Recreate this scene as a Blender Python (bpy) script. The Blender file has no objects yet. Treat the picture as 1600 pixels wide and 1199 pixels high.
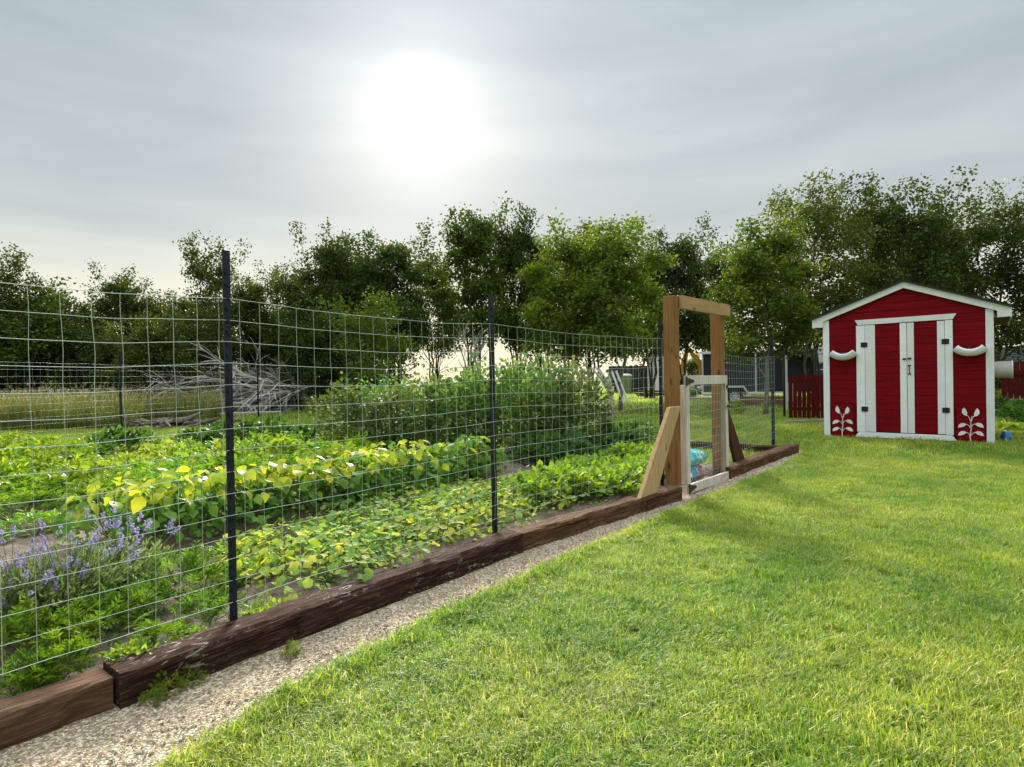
import bpy, math, random
import numpy as np
from mathutils import Vector, Matrix, noise as mnoise

random.seed(7); rng = np.random.default_rng(7)
S = bpy.context.scene; C = S.collection
rad = math.radians

# ---------------------------------------------------------------- camera, sky, sun, exposure
# world frame: X runs along the garden edge (away from us), Y into the garden, camera above the origin
CAMZ, FPX = 1.27, 957.0
TH = math.atan2(755, 957)
cth, sth = math.cos(TH), math.sin(TH)
F0 = Vector((cth, sth, 0)); R0 = Vector((sth, -cth, 0)); Z0 = Vector((0, 0, 1))
pitch, roll = rad(-0.5), rad(1.0)
FW = F0*math.cos(pitch) + Z0*math.sin(pitch)
UP = R0.cross(FW)
RI = R0*math.cos(roll) - UP*math.sin(roll)
UP = R0*math.sin(roll) + UP*math.cos(roll)
cam = bpy.data.cameras.new('camera'); camo = bpy.data.objects.new('camera', cam); C.objects.link(camo)
cam.sensor_width = 36; cam.lens = 36*FPX/1600; cam.clip_end = 3000; cam.clip_start = 0.05
M = Matrix((RI, UP, -FW)).transposed().to_4x4(); M.translation = (0, 0, CAMZ)
camo.matrix_world = M; S.camera = camo

SUN_EL = rad(23.5); SUN_AZ = TH + rad(8.0)          # azimuth counter-clockwise from +X
SUND = Vector((math.cos(SUN_AZ)*math.cos(SUN_EL), math.sin(SUN_AZ)*math.cos(SUN_EL), math.sin(SUN_EL)))
w = bpy.data.worlds.new('World'); S.world = w; w.use_nodes = True
nt = w.node_tree; nt.nodes.clear()
def N(tree, t, **kw):
    n = tree.nodes.new(t)
    for k, v in kw.items():
        if k in n.inputs.keys() if hasattr(n.inputs, 'keys') else False: n.inputs[k].default_value = v
        else: setattr(n, k, v)
    return n
L = nt.links.new
sky = N(nt, 'ShaderNodeTexSky', sky_type='NISHITA', sun_disc=False, sun_elevation=SUN_EL, sun_rotation=math.pi/2-SUN_AZ, dust_density=1.0)
bg1 = N(nt, 'ShaderNodeBackground', Strength=0.10); L(sky.outputs[0], bg1.inputs[0])
tc = N(nt, 'ShaderNodeTexCoord'); sep = N(nt, 'ShaderNodeSeparateXYZ'); L(tc.outputs['Generated'], sep.inputs[0])
def ramp(tree, fac, stops, interp='LINEAR'):
    r = tree.nodes.new('ShaderNodeValToRGB'); r.color_ramp.interpolation = interp
    e = r.color_ramp.elements
    while len(e) < len(stops): e.new(0.5)
    for i, (p, c) in enumerate(stops):
        e[i].position = p; e[i].color = tuple(c)+((1,) if len(c) == 3 else ())
    if fac is not None: tree.links.new(fac, r.inputs[0])
    return r
def math_(tree, op, a, b=None, clamp=False):
    m = tree.nodes.new('ShaderNodeMath'); m.operation = op; m.use_clamp = clamp
    for i, v in enumerate((a, b)):
        if v is None: continue
        if isinstance(v, (int, float)): m.inputs[i].default_value = v
        else: tree.links.new(v, m.inputs[i])
    return m.outputs[0]
def mixc(tree, fac, a, b, mode='MIX'):
    m = tree.nodes.new('ShaderNodeMix'); m.data_type = 'RGBA'; m.blend_type = mode
    for i, v in ((0, fac), (6, a), (7, b)):
        if isinstance(v, (int, float)): m.inputs[i].default_value = v
        elif isinstance(v, tuple): m.inputs[i].default_value = v+((1,) if len(v) == 3 else ())
        else: tree.links.new(v, m.inputs[i])
    return m.outputs[2]
# overcast veil: gradient with elevation, soft streaks of cloud, the sun's glow through it
grad = ramp(nt, sep.outputs[2], [(0.0, (.45, .42, .31)), (0.10, (.385, .375, .30)), (0.22, (.225, .248, .245)), (0.54, (.190, .224, .248)), (0.72, (.62, .67, .70)), (1.0, (1.30, 1.36, 1.42))])
mp = N(nt, 'ShaderNodeMapping'); mp.inputs['Scale'].default_value = (1.0, 1.0, 5.5); mp.inputs['Rotation'].default_value = (0.10, -0.09, 0); mp.inputs['Location'].default_value = (3.1, 1.7, 1.3)
L(tc.outputs['Generated'], mp.inputs[0])
nz = N(nt, 'ShaderNodeTexNoise', Scale=1.9, Detail=4.0, Roughness=0.5, Distortion=0.3); L(mp.outputs[0], nz.inputs['Vector'])
cl = ramp(nt, nz.outputs[0], [(0.32, (.84, .855, .88)), (0.50, (.98, .98, .98)), (0.68, (1.12, 1.105, 1.08))])
skyc = mixc(nt, 1.0, grad.outputs[0], cl.outputs[0], 'MULTIPLY')
dp = N(nt, 'ShaderNodeVectorMath', operation='DOT_PRODUCT'); nrm = N(nt, 'ShaderNodeVectorMath', operation='NORMALIZE')
L(tc.outputs['Generated'], nrm.inputs[0]); L(nrm.outputs[0], dp.inputs[0]); dp.inputs[1].default_value = SUND
d0 = math_(nt, 'MAXIMUM', dp.outputs['Value'], 0.0)
nz2 = N(nt, 'ShaderNodeTexNoise', Scale=7.0, Detail=3.0); L(mp.outputs[0], nz2.inputs['Vector'])
g1 = math_(nt, 'MULTIPLY', math_(nt, 'POWER', d0, 1200.0), .8)
g2 = math_(nt, 'MULTIPLY', math_(nt, 'POWER', d0, 110.0), 0.12)
g3 = math_(nt, 'MULTIPLY', math_(nt, 'POWER', d0, 26.0), 0.035)
gs = math_(nt, 'ADD', math_(nt, 'ADD', g1, g2), g3)
gs = math_(nt, 'MULTIPLY', gs, math_(nt, 'ADD', math_(nt, 'MULTIPLY', nz2.outputs[0], 0.3), 0.85))
vm = N(nt, 'ShaderNodeVectorMath', operation='SCALE'); vm.inputs[0].default_value = (1.0, .97, .92); L(gs, vm.inputs['Scale'])
tot = mixc(nt, 1.0, skyc, vm.outputs[0], 'ADD')
bg2 = N(nt, 'ShaderNodeBackground', Strength=1.0); L(tot, bg2.inputs[0])
ms = N(nt, 'ShaderNodeMixShader'); ms.inputs[0].default_value = 0.96; L(bg1.outputs[0], ms.inputs[1]); L(bg2.outputs[0], ms.inputs[2])
wo = N(nt, 'ShaderNodeOutputWorld'); L(ms.outputs[0], wo.inputs[0])

sl = bpy.data.lights.new('sun', 'SUN'); sl.energy = 5.0; sl.angle = rad(18); sl.color = (1.0, .93, .82)
so = bpy.data.objects.new('sun', sl); C.objects.link(so); so.rotation_euler = SUND.to_track_quat('Z', 'Y').to_euler()
S.view_settings.view_transform = 'Standard'; S.view_settings.look = 'None'; S.view_settings.gamma = 1
S.view_settings.use_curve_mapping = False; S.view_settings.exposure = 1.27
S.render.resolution_x = 1024; S.render.resolution_y = 767
S.render.engine = 'CYCLES'
try:
    S.cycles.max_bounces = 6; S.cycles.diffuse_bounces = 3; S.cycles.transmission_bounces = 4; S.cycles.glossy_bounces = 2
except Exception: pass

# ---------------------------------------------------------------- helpers
def spot(px, D):
    """ground point at image column px (of 1600) and distance D"""
    lat = (px-800)/FPX*D
    return D*cth+lat*sth, D*sth-lat*cth
def hz(px): return 591+(800-px)*.0175
def zat(px, y, D): return CAMZ+(hz(px)-y)*D/FPX

class G:
    """collects geometry; build() links it as ONE mesh object"""
    def __init__(s): s.v = []; s.f = []; s.t = []; s.m = []; s.n = 0
    def add(s, v, faces, tint=0.0, mi=0):
        v = np.asarray(v, float).reshape(-1, 3)
        s.v.append(v); s.t.append(np.full(len(v), tint) if np.isscalar(tint) else np.asarray(tint, float))
        for fa in faces:
            fa = np.asarray(fa, int)
            if fa.ndim == 1: fa = fa[None]
            s.f.append(fa+s.n); s.m.append(mi)
        s.n += len(v)
    def box(s, x0, x1, y0, y1, z0, z1, mi=0, tint=0.0):
        v = [(x, y, z) for x in (x0, x1) for y in (y0, y1) for z in (z0, z1)]
        s.add(v, [[(0, 1, 3, 2), (4, 6, 7, 5), (0, 4, 5, 1), (2, 3, 7, 6), (0, 2, 6, 4), (1, 5, 7, 3)]], tint, mi)
    def obox(s, c, ax, ay, az, mi=0, tint=0.0):
        c, ax, ay, az = map(np.asarray, (c, ax, ay, az))
        v = [c+i*ax+j*ay+k*az for i in (-.5, .5) for j in (-.5, .5) for k in (-.5, .5)]
        s.add(v, [[(0, 1, 3, 2), (4, 6, 7, 5), (0, 4, 5, 1), (2, 3, 7, 6), (0, 2, 6, 4), (1, 5, 7, 3)]], tint, mi)
    def tube(s, pts, r, n=6, cap=True, mi=0, tint=0.0):
        P = np.asarray(pts, float); m = len(P); r = np.full(m, r) if np.isscalar(r) else np.asarray(r, float)
        T = np.gradient(P, axis=0); T /= np.linalg.norm(T, axis=1)[:, None]+1e-9
        ref = np.array([0, 0, 1.]) if abs(T[:, 2]).mean() < .8 else np.array([1., 0, 0])
        A = np.cross(T, ref); A /= np.linalg.norm(A, axis=1)[:, None]+1e-9; B = np.cross(T, A)
        a = np.arange(n)*2*np.pi/n
        V = (P[:, None]+r[:, None, None]*(np.cos(a)[None, :, None]*A[:, None]+np.sin(a)[None, :, None]*B[:, None])).reshape(-1, 3)
        i = np.arange(m-1)[:, None]*n; j = np.arange(n)[None]; k = (j+1) % n
        q = np.stack([i+j, i+k, i+n+k, i+n+j], -1).reshape(-1, 4)
        fs = [q]
        if cap: fs += [np.arange(n)[::-1], np.arange(n)+(m-1)*n]
        s.add(V, fs, tint, mi)
    def prism(s, poly, axis, a0, a1, mi=0, tint=0.0):
        """2-D outline extruded along axis: 'x' takes (y,z), 'y' takes (x,z), 'z' takes (x,y)"""
        n = len(poly); V = []
        for a in (a0, a1):
            for p, q in poly: V.append({'x': (a, p, q), 'y': (p, a, q), 'z': (p, q, a)}[axis])
        fs = [np.arange(n), np.arange(n)[::-1]+n, np.array([[i, i+n, (i+1) % n+n, (i+1) % n] for i in range(n)])]
        s.add(V, fs, tint, mi)
    def tpl(s, tp, pos, dirn, nrm, size, tint=None, mi=0):
        """stamps a leaf template at many places; x of the template runs along dirn, z along nrm"""
        tv, tf = tp; pos = np.asarray(pos, float); N_ = len(pos)
        d = np.asarray(dirn, float); d = d/(np.linalg.norm(d, axis=1)[:, None]+1e-9)
        q = np.asarray(nrm, float); b = np.cross(q, d); b /= np.linalg.norm(b, axis=1)[:, None]+1e-9; c = np.cross(d, b)
        size = np.broadcast_to(np.asarray(size, float), (N_,))
        V = pos[:, None]+size[:, None, None]*(tv[None, :, :1]*d[:, None]+tv[None, :, 1:2]*b[:, None]+tv[None, :, 2:]*c[:, None])
        k = len(tv); off = (np.arange(N_)*k)[:, None, None]
        if tint is None: tint = rng.random(N_)
        s.add(V.reshape(-1, 3), [(np.asarray(f)[None]+off).reshape(-1, len(f[0])) for f in tf], np.repeat(tint, k), mi)
    def mesh(s, name, mats, smooth=False):
        me = bpy.data.meshes.new(name)
        if not isinstance(mats, (list, tuple)): mats = [mats]
        V = np.concatenate(s.v)
        me.vertices.add(len(V)); me.vertices.foreach_set('co', V.astype(np.float32).ravel())
        loops = np.concatenate([f.ravel() for f in s.f]); tot_ = np.concatenate([np.full(len(f), f.shape[1]) for f in s.f])
        mi = np.concatenate([np.full(len(f), m) for f, m in zip(s.f, s.m)])
        me.loops.add(len(loops)); me.loops.foreach_set('vertex_index', loops.astype(np.int32))
        me.polygons.add(len(tot_)); st = np.concatenate([[0], np.cumsum(tot_)[:-1]])
        me.polygons.foreach_set('loop_start', st.astype(np.int32))
        try: me.polygons.foreach_set('loop_total', tot_.astype(np.int32))
        except Exception: pass
        for m in mats: me.materials.append(m)
        me.polygons.foreach_set('material_index', mi.astype(np.int32))
        me.polygons.foreach_set('use_smooth', np.full(len(tot_), smooth))
        T = np.concatenate(s.t)
        a = me.attributes.new('tint', 'FLOAT', 'POINT'); a.data.foreach_set('value', T.astype(np.float32))
        me.update(calc_edges=True); me.validate()
        return me
    def build(s, name, mats, parent=None, smooth=False):
        return link(name, s.mesh(name, mats, smooth), parent)
def link(name, me, parent=None, loc=None):
    o = bpy.data.objects.new(name, me); C.objects.link(o)
    if parent: o.parent = parent
    if loc is not None: o.location = loc
    return o
def tag(o, label=None, cat=None, group=None, kind=None):
    if label: o['label'] = label
    if cat: o['category'] = cat
    if group: o['group'] = group
    if kind: o['kind'] = kind
    return o
def thing(name, label, cat, loc=(0, 0, 0), group=None, rz=0):
    o = link(name, None, None, loc); o.rotation_euler.z = rz; o.empty_display_size = .1
    return tag(o, label, cat, group)
def copy_tree(o, parent=None):
    c = o.copy(); C.objects.link(c)
    if parent: c.parent = parent
    for ch in list(o.children): copy_tree(ch, c)
    return c
def bevel(o, w_=.004, seg=2):
    m = o.modifiers.new('bevel', 'BEVEL'); m.width = w_; m.segments = seg; m.limit_method = 'ANGLE'; return o
def nzv(p, sc=1.0): return mnoise.noise(Vector(p)*sc)

# ---------------------------------------------------------------- materials
def newmat(name):
    m = bpy.data.materials.new(name); m.use_nodes = True; t = m.node_tree; t.nodes.clear()
    out = t.nodes.new('ShaderNodeOutputMaterial'); b = t.nodes.new('ShaderNodeBsdfPrincipled'); t.links.new(b.outputs[0], out.inputs[0])
    return m, t, b, out
def noise_(t, vec, scale, detail=4, rough=.55, sc3=None, dist=0):
    if sc3:
        mp_ = t.nodes.new('ShaderNodeMapping'); mp_.inputs['Scale'].default_value = sc3; t.links.new(vec, mp_.inputs[0]); vec = mp_.outputs[0]
    n = t.nodes.new('ShaderNodeTexNoise'); n.inputs['Scale'].default_value = scale; n.inputs['Detail'].default_value = detail
    n.inputs['Roughness'].default_value = rough; n.inputs['Distortion'].default_value = dist
    t.links.new(vec, n.inputs['Vector']); return n.outputs[0]
def bump_(t, b, h, strength, dist=.01):
    n = t.nodes.new('ShaderNodeBump'); n.inputs['Strength'].default_value = strength; n.inputs['Distance'].default_value = dist
    t.links.new(h, n.inputs['Height']); t.links.new(n.outputs[0], b.inputs['Normal'])
def paint(name, col, rough=.55, var=.12, metal=0.0, nscale=6, bump=.15, dirt=None, sc3=None):
    """painted / coated / plastic surface with mottling and slight dirt"""
    m, t, b, out = newmat(name)
    tc_ = t.nodes.new('ShaderNodeTexCoord'); ob = tc_.outputs['Object']
    oi = t.nodes.new('ShaderNodeObjectInfo')
    n1 = noise_(t, ob, nscale, 5, .6, sc3)
    c = tuple(col)
    r = ramp(t, n1, [(.3, tuple(x*(1-var) for x in c)), (.7, tuple(min(1, x*(1+var)) for x in c))])
    v = math_(t, 'ADD', math_(t, 'MULTIPLY', oi.outputs['Random'], .16), .92)
    sv = t.nodes.new('ShaderNodeVectorMath'); sv.operation = 'SCALE'; t.links.new(r.outputs[0], sv.inputs[0]); t.links.new(v, sv.inputs['Scale'])
    col_ = sv.outputs[0]
    if dirt:
        n2 = noise_(t, ob, 14, 8, .7)
        mk = ramp(t, n2, [(.56, (0, 0, 0)), (.72, (1, 1, 1))])
        col_ = mixc(t, math_(t, 'MULTIPLY', mk.outputs[0], dirt[1]), col_, dirt[0])
    t.links.new(col_, b.inputs['Base Color']); b.inputs['Roughness'].default_value = rough; b.inputs['Metallic'].default_value = metal
    bump_(t, b, noise_(t, ob, nscale*9, 3, .6, sc3), bump, .004)
    return m
def wood(name, ca, cb, cc, axis='X', sc=1.0, rough=.85, bump=.5, flecks=None, knots=None):
    m, t, b, out = newmat(name)
    tc_ = t.nodes.new('ShaderNodeTexCoord'); oi = t.nodes.new('ShaderNodeObjectInfo')
    ad = t.nodes.new('ShaderNodeVectorMath'); ad.operation = 'ADD'
    cv = t.nodes.new('ShaderNodeCombineXYZ')
    for i in range(3): t.links.new(math_(t, 'MULTIPLY', oi.outputs['Random'], 31.7+i*7), cv.inputs[i])
    t.links.new(tc_.outputs['Object'], ad.inputs[0]); t.links.new(cv.outputs[0], ad.inputs[1]); ob = ad.outputs[0]
    s3 = {'X': (1.2, 22, 22), 'Y': (22, 1.2, 22), 'Z': (22, 22, 1.2)}[axis]
    g1_ = noise_(t, ob, 2.2*sc, 6, .65, s3, .6)
    g2_ = noise_(t, ob, 3.0*sc, 5, .6)
    r = ramp(t, g1_, [(.25, ca), (.5, cb), (.75, cc)])
    col_ = mixc(t, math_(t, 'MULTIPLY', ramp(t, g2_, [(.35, (0, 0, 0)), (.75, (1, 1, 1))]).outputs[0], .45), r.outputs[0], ca)
    if knots:
        vo = t.nodes.new('ShaderNodeTexVoronoi'); vo.inputs['Scale'].default_value = 3.2
        mp_ = t.nodes.new('ShaderNodeMapping'); mp_.inputs['Scale'].default_value = {'X': (1, 3, 3), 'Y': (3, 1, 3), 'Z': (3, 3, 1)}[axis]
        t.links.new(ob, mp_.inputs[0]); t.links.new(mp_.outputs[0], vo.inputs['Vector'])
        kk = ramp(t, vo.outputs['Distance'], [(.07, (1, 1, 1)), (.20, (0, 0, 0))])
        col_ = mixc(t, math_(t, 'MULTIPLY', kk.outputs[0], .85), col_, knots)
    if flecks:
        n3 = noise_(t, ob, 26, 5, .72, {'X': (.5, 1, 1), 'Y': (1, .5, 1), 'Z': (1, 1, .5)}[axis], 1.2)
        n4 = noise_(t, ob, 2.3, 2, .5)
        mk = ramp(t, math_(t, 'ADD', n3, math_(t, 'MULTIPLY', n4, .35)), [(flecks[1], (0, 0, 0)), (flecks[1]+.05, (1, 1, 1))])
        col_ = mixc(t, math_(t, 'MULTIPLY', mk.outputs[0], flecks[2]), col_, flecks[0])
    t.links.new(col_, b.inputs['Base Color']); b.inputs['Roughness'].default_value = rough
    b.inputs['Specular IOR Level'].default_value = .08
    bump_(t, b, g1_, bump, .022)
    return m
def leafmat(name, ca, cb, trans=.4, tcol=None, rough=.5, cpos=None):
    m, t, b, out = newmat(name)
    at = t.nodes.new('ShaderNodeAttribute'); at.attribute_name = 'tint'
    oi = t.nodes.new('ShaderNodeObjectInfo'); ge = t.nodes.new('ShaderNodeNewGeometry')
    fac = math_(t, 'FRACT', math_(t, 'ADD', at.outputs['Fac'], oi.outputs['Random']))
    r = ramp(t, fac, [(0, ca), (.75, cb), (1, cpos or cb)])
    nn = noise_(t, ge.outputs['Position'], .8, 2, .5)
    v = ramp(t, nn, [(.3, (.78, .78, .78)), (.7, (1.2, 1.2, 1.2))])
    c = mixc(t, 1.0, mixc(t, 1.0, r.outputs[0], v.outputs[0], 'MULTIPLY'), oi.outputs['Color'], 'MULTIPLY')
    t.links.new(c, b.inputs['Base Color']); b.inputs['Roughness'].default_value = rough; b.inputs['Specular IOR Level'].default_value = .10
    tr = t.nodes.new('ShaderNodeBsdfTranslucent')
    tcx = mixc(t, 1.0, c, tcol or (1.9, 1.75, .7), 'MULTIPLY'); t.links.new(tcx, tr.inputs[0])
    mx = t.nodes.new('ShaderNodeMixShader'); mx.inputs[0].default_value = trans
    t.links.new(b.outputs[0], mx.inputs[1]); t.links.new(tr.outputs[0], mx.inputs[2]); t.links.new(mx.outputs[0], out.inputs[0])
    return m

def grassmat():
    m, t, b, out = newmat('lawn_blade')
    at = t.nodes.new('ShaderNodeAttribute'); at.attribute_name = 'tint'
    oi = t.nodes.new('ShaderNodeObjectInfo'); ge = t.nodes.new('ShaderNodeNewGeometry')
    fac = math_(t, 'FRACT', math_(t, 'ADD', at.outputs['Fac'], math_(t, 'MULTIPLY', oi.outputs['Random'], .4)))
    r = ramp(t, fac, [(0, (.07, .16, .015)), (.45, (.18, .285, .030)), (.88, (.32, .40, .065)), (.96, (.42, .43, .17)), (1, (.50, .46, .26))])
    n1 = noise_(t, ge.outputs['Position'], .55, 4, .6)
    n2 = noise_(t, ge.outputs['Position'], 2.6, 3, .6)
    v = ramp(t, n1, [(.34, (.70, .86, .70)), (.50, (1.08, 1.06, 1.0)), (.64, (1.65, 1.32, 1.6))])
    v2 = ramp(t, n2, [(.3, (.72, .80, .72)), (.7, (1.25, 1.15, 1.15))])
    c = mixc(t, 1.0, mixc(t, 1.0, r.outputs[0], v.outputs[0], 'MULTIPLY'), v2.outputs[0], 'MULTIPLY')
    t.links.new(c, b.inputs['Base Color']); b.inputs['Roughness'].default_value = .5; b.inputs['Specular IOR Level'].default_value = .4
    tr = t.nodes.new('ShaderNodeBsdfTranslucent'); t.links.new(mixc(t, 1.0, c, (1.55, 1.6, .7), 'MULTIPLY'), tr.inputs[0])
    mx = t.nodes.new('ShaderNodeMixShader'); mx.inputs[0].default_value = .42
    t.links.new(b.outputs[0], mx.inputs[1]); t.links.new(tr.outputs[0], mx.inputs[2]); t.links.new(mx.outputs[0], out.inputs[0])
    return m
def groundmat(name, stops, n_sc, fine=60, bump=.8, speck=None):
    m, t, b, out = newmat(name)
    ge = t.nodes.new('ShaderNodeNewGeometry'); P = ge.outputs['Position']
    n1 = noise_(t, P, n_sc, 6, .6); n2 = noise_(t, P, fine, 4, .7)
    r = ramp(t, math_(t, 'ADD', math_(t, 'MULTIPLY', n1, .55), math_(t, 'MULTIPLY', n2, .45)), stops)
    c = r.outputs[0]
    if speck:
        vo = t.nodes.new('ShaderNodeTexVoronoi'); vo.inputs['Scale'].default_value = speck[0]; t.links.new(P, vo.inputs['Vector'])
        hs = t.nodes.new('ShaderNodeSeparateColor'); t.links.new(vo.outputs['Color'], hs.inputs[0])
        rr = ramp(t, hs.outputs[0], speck[1])
        c = mixc(t, .8, c, mixc(t, 1.0, rr.outputs[0], c, 'OVERLAY'))
        bump_(t, b, math_(t, 'SUBTRACT', 1.0, vo.outputs['Distance']), bump, .01)
    else: bump_(t, b, n2, bump, .02)
    t.links.new(c, b.inputs['Base Color']); b.inputs['Roughness'].default_value = .95; b.inputs['Specular IOR Level'].default_value = .15
    return m

M_GROUND = groundmat('turf_ground', [(.3, (.04, .065, .015)), (.5, (.075, .12, .022)), (.7, (.13, .17, .04))], .5, 25)
M_PATH = groundmat('gravel_path', [(.3, (.18, .155, .11)), (.5, (.30, .265, .19)), (.7, (.41, .365, .27))], 1.6, 90, .9, (110, [(0, (.2, .17, .14)), (.5, (.5, .45, .4)), (1, (.8, .76, .7))]))
M_SOIL = groundmat('garden_soil', [(.32, (.085, .065, .052)), (.5, (.16, .125, .10)), (.68, (.27, .225, .19))], 2.4, 45, 1.0)
M_STONE = paint('pebble', (.40, .335, .26), .85, .25, bump=.4)
def objrand(m, lo, hi):
    """spreads a material's brightness between instances"""
    t = m.node_tree; b = [n for n in t.nodes if n.type == 'BSDF_PRINCIPLED'][0]; l = b.inputs['Base Color'].links[0]
    oi = t.nodes.new('ShaderNodeObjectInfo'); src = l.from_socket
    sv = t.nodes.new('ShaderNodeVectorMath'); sv.operation = 'SCALE'; t.links.new(src, sv.inputs[0])
    t.links.new(math_(t, 'ADD', math_(t, 'MULTIPLY', oi.outputs['Random'], hi-lo), lo), sv.inputs['Scale']); t.links.new(sv.outputs[0], b.inputs['Base Color'])
objrand(M_STONE, .55, 1.5)
M_TIE = [wood('tie_wood_dark', (.012, .005, .004), (.050, .025, .017), (.20, .12, .08), 'X', 1.8, .9, 1.0, ((.42, .38, .35), .78, .7)),
         wood('tie_wood_brown', (.035, .018, .010), (.12, .065, .034), (.24, .145, .08), 'X', 1.2, .85, .9, ((.02, .012, .01), .74, .8)),
         wood('tie_wood_grey', (.04, .022, .013), (.12, .070, .042), (.24, .15, .095), 'X', 1.0, .9, .9, ((.03, .018, .014), .78, .7))]
M_GATEWOOD = wood('stained_post_wood', (.14, .062, .022), (.27, .135, .052), (.36, .20, .09), 'Z', .8, .7, .25, None, (.045, .02, .012))
M_LINTEL = wood('pale_lintel_wood', (.30, .17, .075), (.46, .29, .14), (.55, .37, .20), 'X', .8, .75, .25, None, (.12, .05, .03))
M_BRACE = wood('pale_brace_wood', (.36, .21, .10), (.50, .33, .17), (.60, .42, .25), 'Z', .8, .75, .25, None, (.14, .06, .03))
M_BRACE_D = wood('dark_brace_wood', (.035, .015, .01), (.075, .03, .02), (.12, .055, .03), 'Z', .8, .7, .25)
M_DOORW = wood('whitewashed_door_wood', (.34, .28, .23), (.66, .62, .56), (.78, .75, .70), 'Z', .9, .8, .35, ((.16, .10, .07), .80, .7))
M_DOORG = wood('grey_weathered_wood', (.16, .12, .09), (.33, .28, .22), (.50, .45, .38), 'Z', 1.1, .85, .5)
M_POST = paint('dark_enamel_steel', (.006, .010, .022), .55, .2, .3, 20, .1)
M_WIRE = paint('galvanised_wire', (.50, .58, .53), .4, .08, .3, 30, 0)
M_WIRE2 = paint('old_dull_wire', (.28, .36, .33), .5, .08, .3, 30, 0)
M_BLACK = paint('black_hardware', (.012, .012, .013), .4, .1, .2)
M_RED = wood('red_painted_board', (.10, .001, .004), (.21, .003, .008), (.27, .009, .014), 'Y', .9, .6, .22, ((.45, .16, .15), .93, .5))
M_REDD = wood('dark_red_slat', (.045, .004, .004), (.085, .008, .007), (.11, .014, .012), 'Z', .9, .6, .3)
M_WHITE = paint('white_house_paint', (.80, .82, .84), .45, .05, bump=.2, nscale=4, dirt=((.42, .38, .33), .28))
M_ROOF = paint('roof_edging', (.035, .048, .045), .7, .2, bump=.5)
M_DULLWOOD = paint('bare_underside_wood', (.13, .10, .075), .9, .2)  # mottled dull brown for soffit, bracket, prop and old boards
M_BARK = wood('grey_brown_bark', (.045, .038, .030), (.095, .082, .066), (.16, .145, .12), 'Z', .7, .95, .8)
M_BARKP = wood('pale_poplar_bark', (.13, .125, .10), (.26, .25, .20), (.36, .35, .30), 'Z', .5, .9, .5, ((.04, .035, .03), .80, .8))
M_DEAD = wood('bleached_branch', (.30, .28, .25), (.50, .47, .44), (.66, .63, .60), 'X', .6, .9, .4)
M_DRIFT = wood('weathered_log', (.10, .075, .065), (.22, .18, .16), (.36, .31, .28), 'X', .8, .95, .9)

# ---------------------------------------------------------------- leaf templates (x along, y across, z up), unit length
def A(*p): return np.array(p, float)
T_DIA = (A((0, 0, 0), (.45, .36, .06), (1, 0, -.02), (.45, -.36, .06)), [[(0, 1, 2), (0, 2, 3)]])
T_OVATE = (A((0, 0, 0), (.18, .30, .07), (.45, .40, .08), (.75, .23, .03), (1, 0, -.14), (.75, -.23, .03), (.45, -.40, .08), (.18, -.30, .07), (.4, 0, 0), (.75, 0, -.03)),
           [[(0, 8, 1), (1, 8, 2), (4, 3, 9), (0, 7, 8), (7, 6, 8), (4, 9, 5)], [(8, 9, 3, 2), (6, 5, 9, 8)]])
_a = np.linspace(-2.75, 2.75, 13)
_r = .46*(1+.13*np.cos(5*_a))
T_LOBED = (np.vstack([[(0.06, 0, 0.0)], [(.48, 0, -.05)], np.stack([.5+_r*np.cos(_a)*1.0, _r*np.sin(_a), .06+.05*np.cos(3*_a+1)], -1)]),
           [[(1, i+2, i+3) for i in range(12)]+[(0, 2, 1), (0, 1, 14)]])
T_LANCE = (A((0, 0, 0), (.35, .13, .05), (.7, .10, 0), (1, 0, -.14), (.7, -.10, 0), (.35, -.13, .05)), [[(0, 1, 5), (2, 3, 4)], [(1, 2, 4, 5)]])
# a cut, feathery leaf: five narrow leaflets on a rib
def _feather():
    v = []; f = []
    for (x, y, ang, l) in [(0, 0, 0, 1.0), (.22, 0, .95, .42), (.22, 0, -.95, .42), (.45, 0, .85, .40), (.45, 0, -.85, .40), (.66, 0, .7, .30), (.66, 0, -.7, .30)]:
        c, s_ = math.cos(ang), math.sin(ang); k = len(v)
        for a, b_, z in ((0, 0, 0), (.5, .085 if l < 1 else .05, .05), (1, 0, -.05), (.5, -.085 if l < 1 else -.05, .05)):
            xx, yy = a*l, b_*(l*2 if l < 1 else 1); v.append((x+xx*c-yy*s_, xx*s_+yy*c, z*l-.12*(x+xx*c)**2))
        f += [(k, k+1, k+2), (k, k+2, k+3)]
    return (A(*v), [f])
T_FEATHER = _feather()

def rdir(n, up=0.0):
    v = rng.normal(size=(n, 3)); v[:, 2] += up; return v/(np.linalg.norm(v, axis=1)[:, None]+1e-9)

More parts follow.
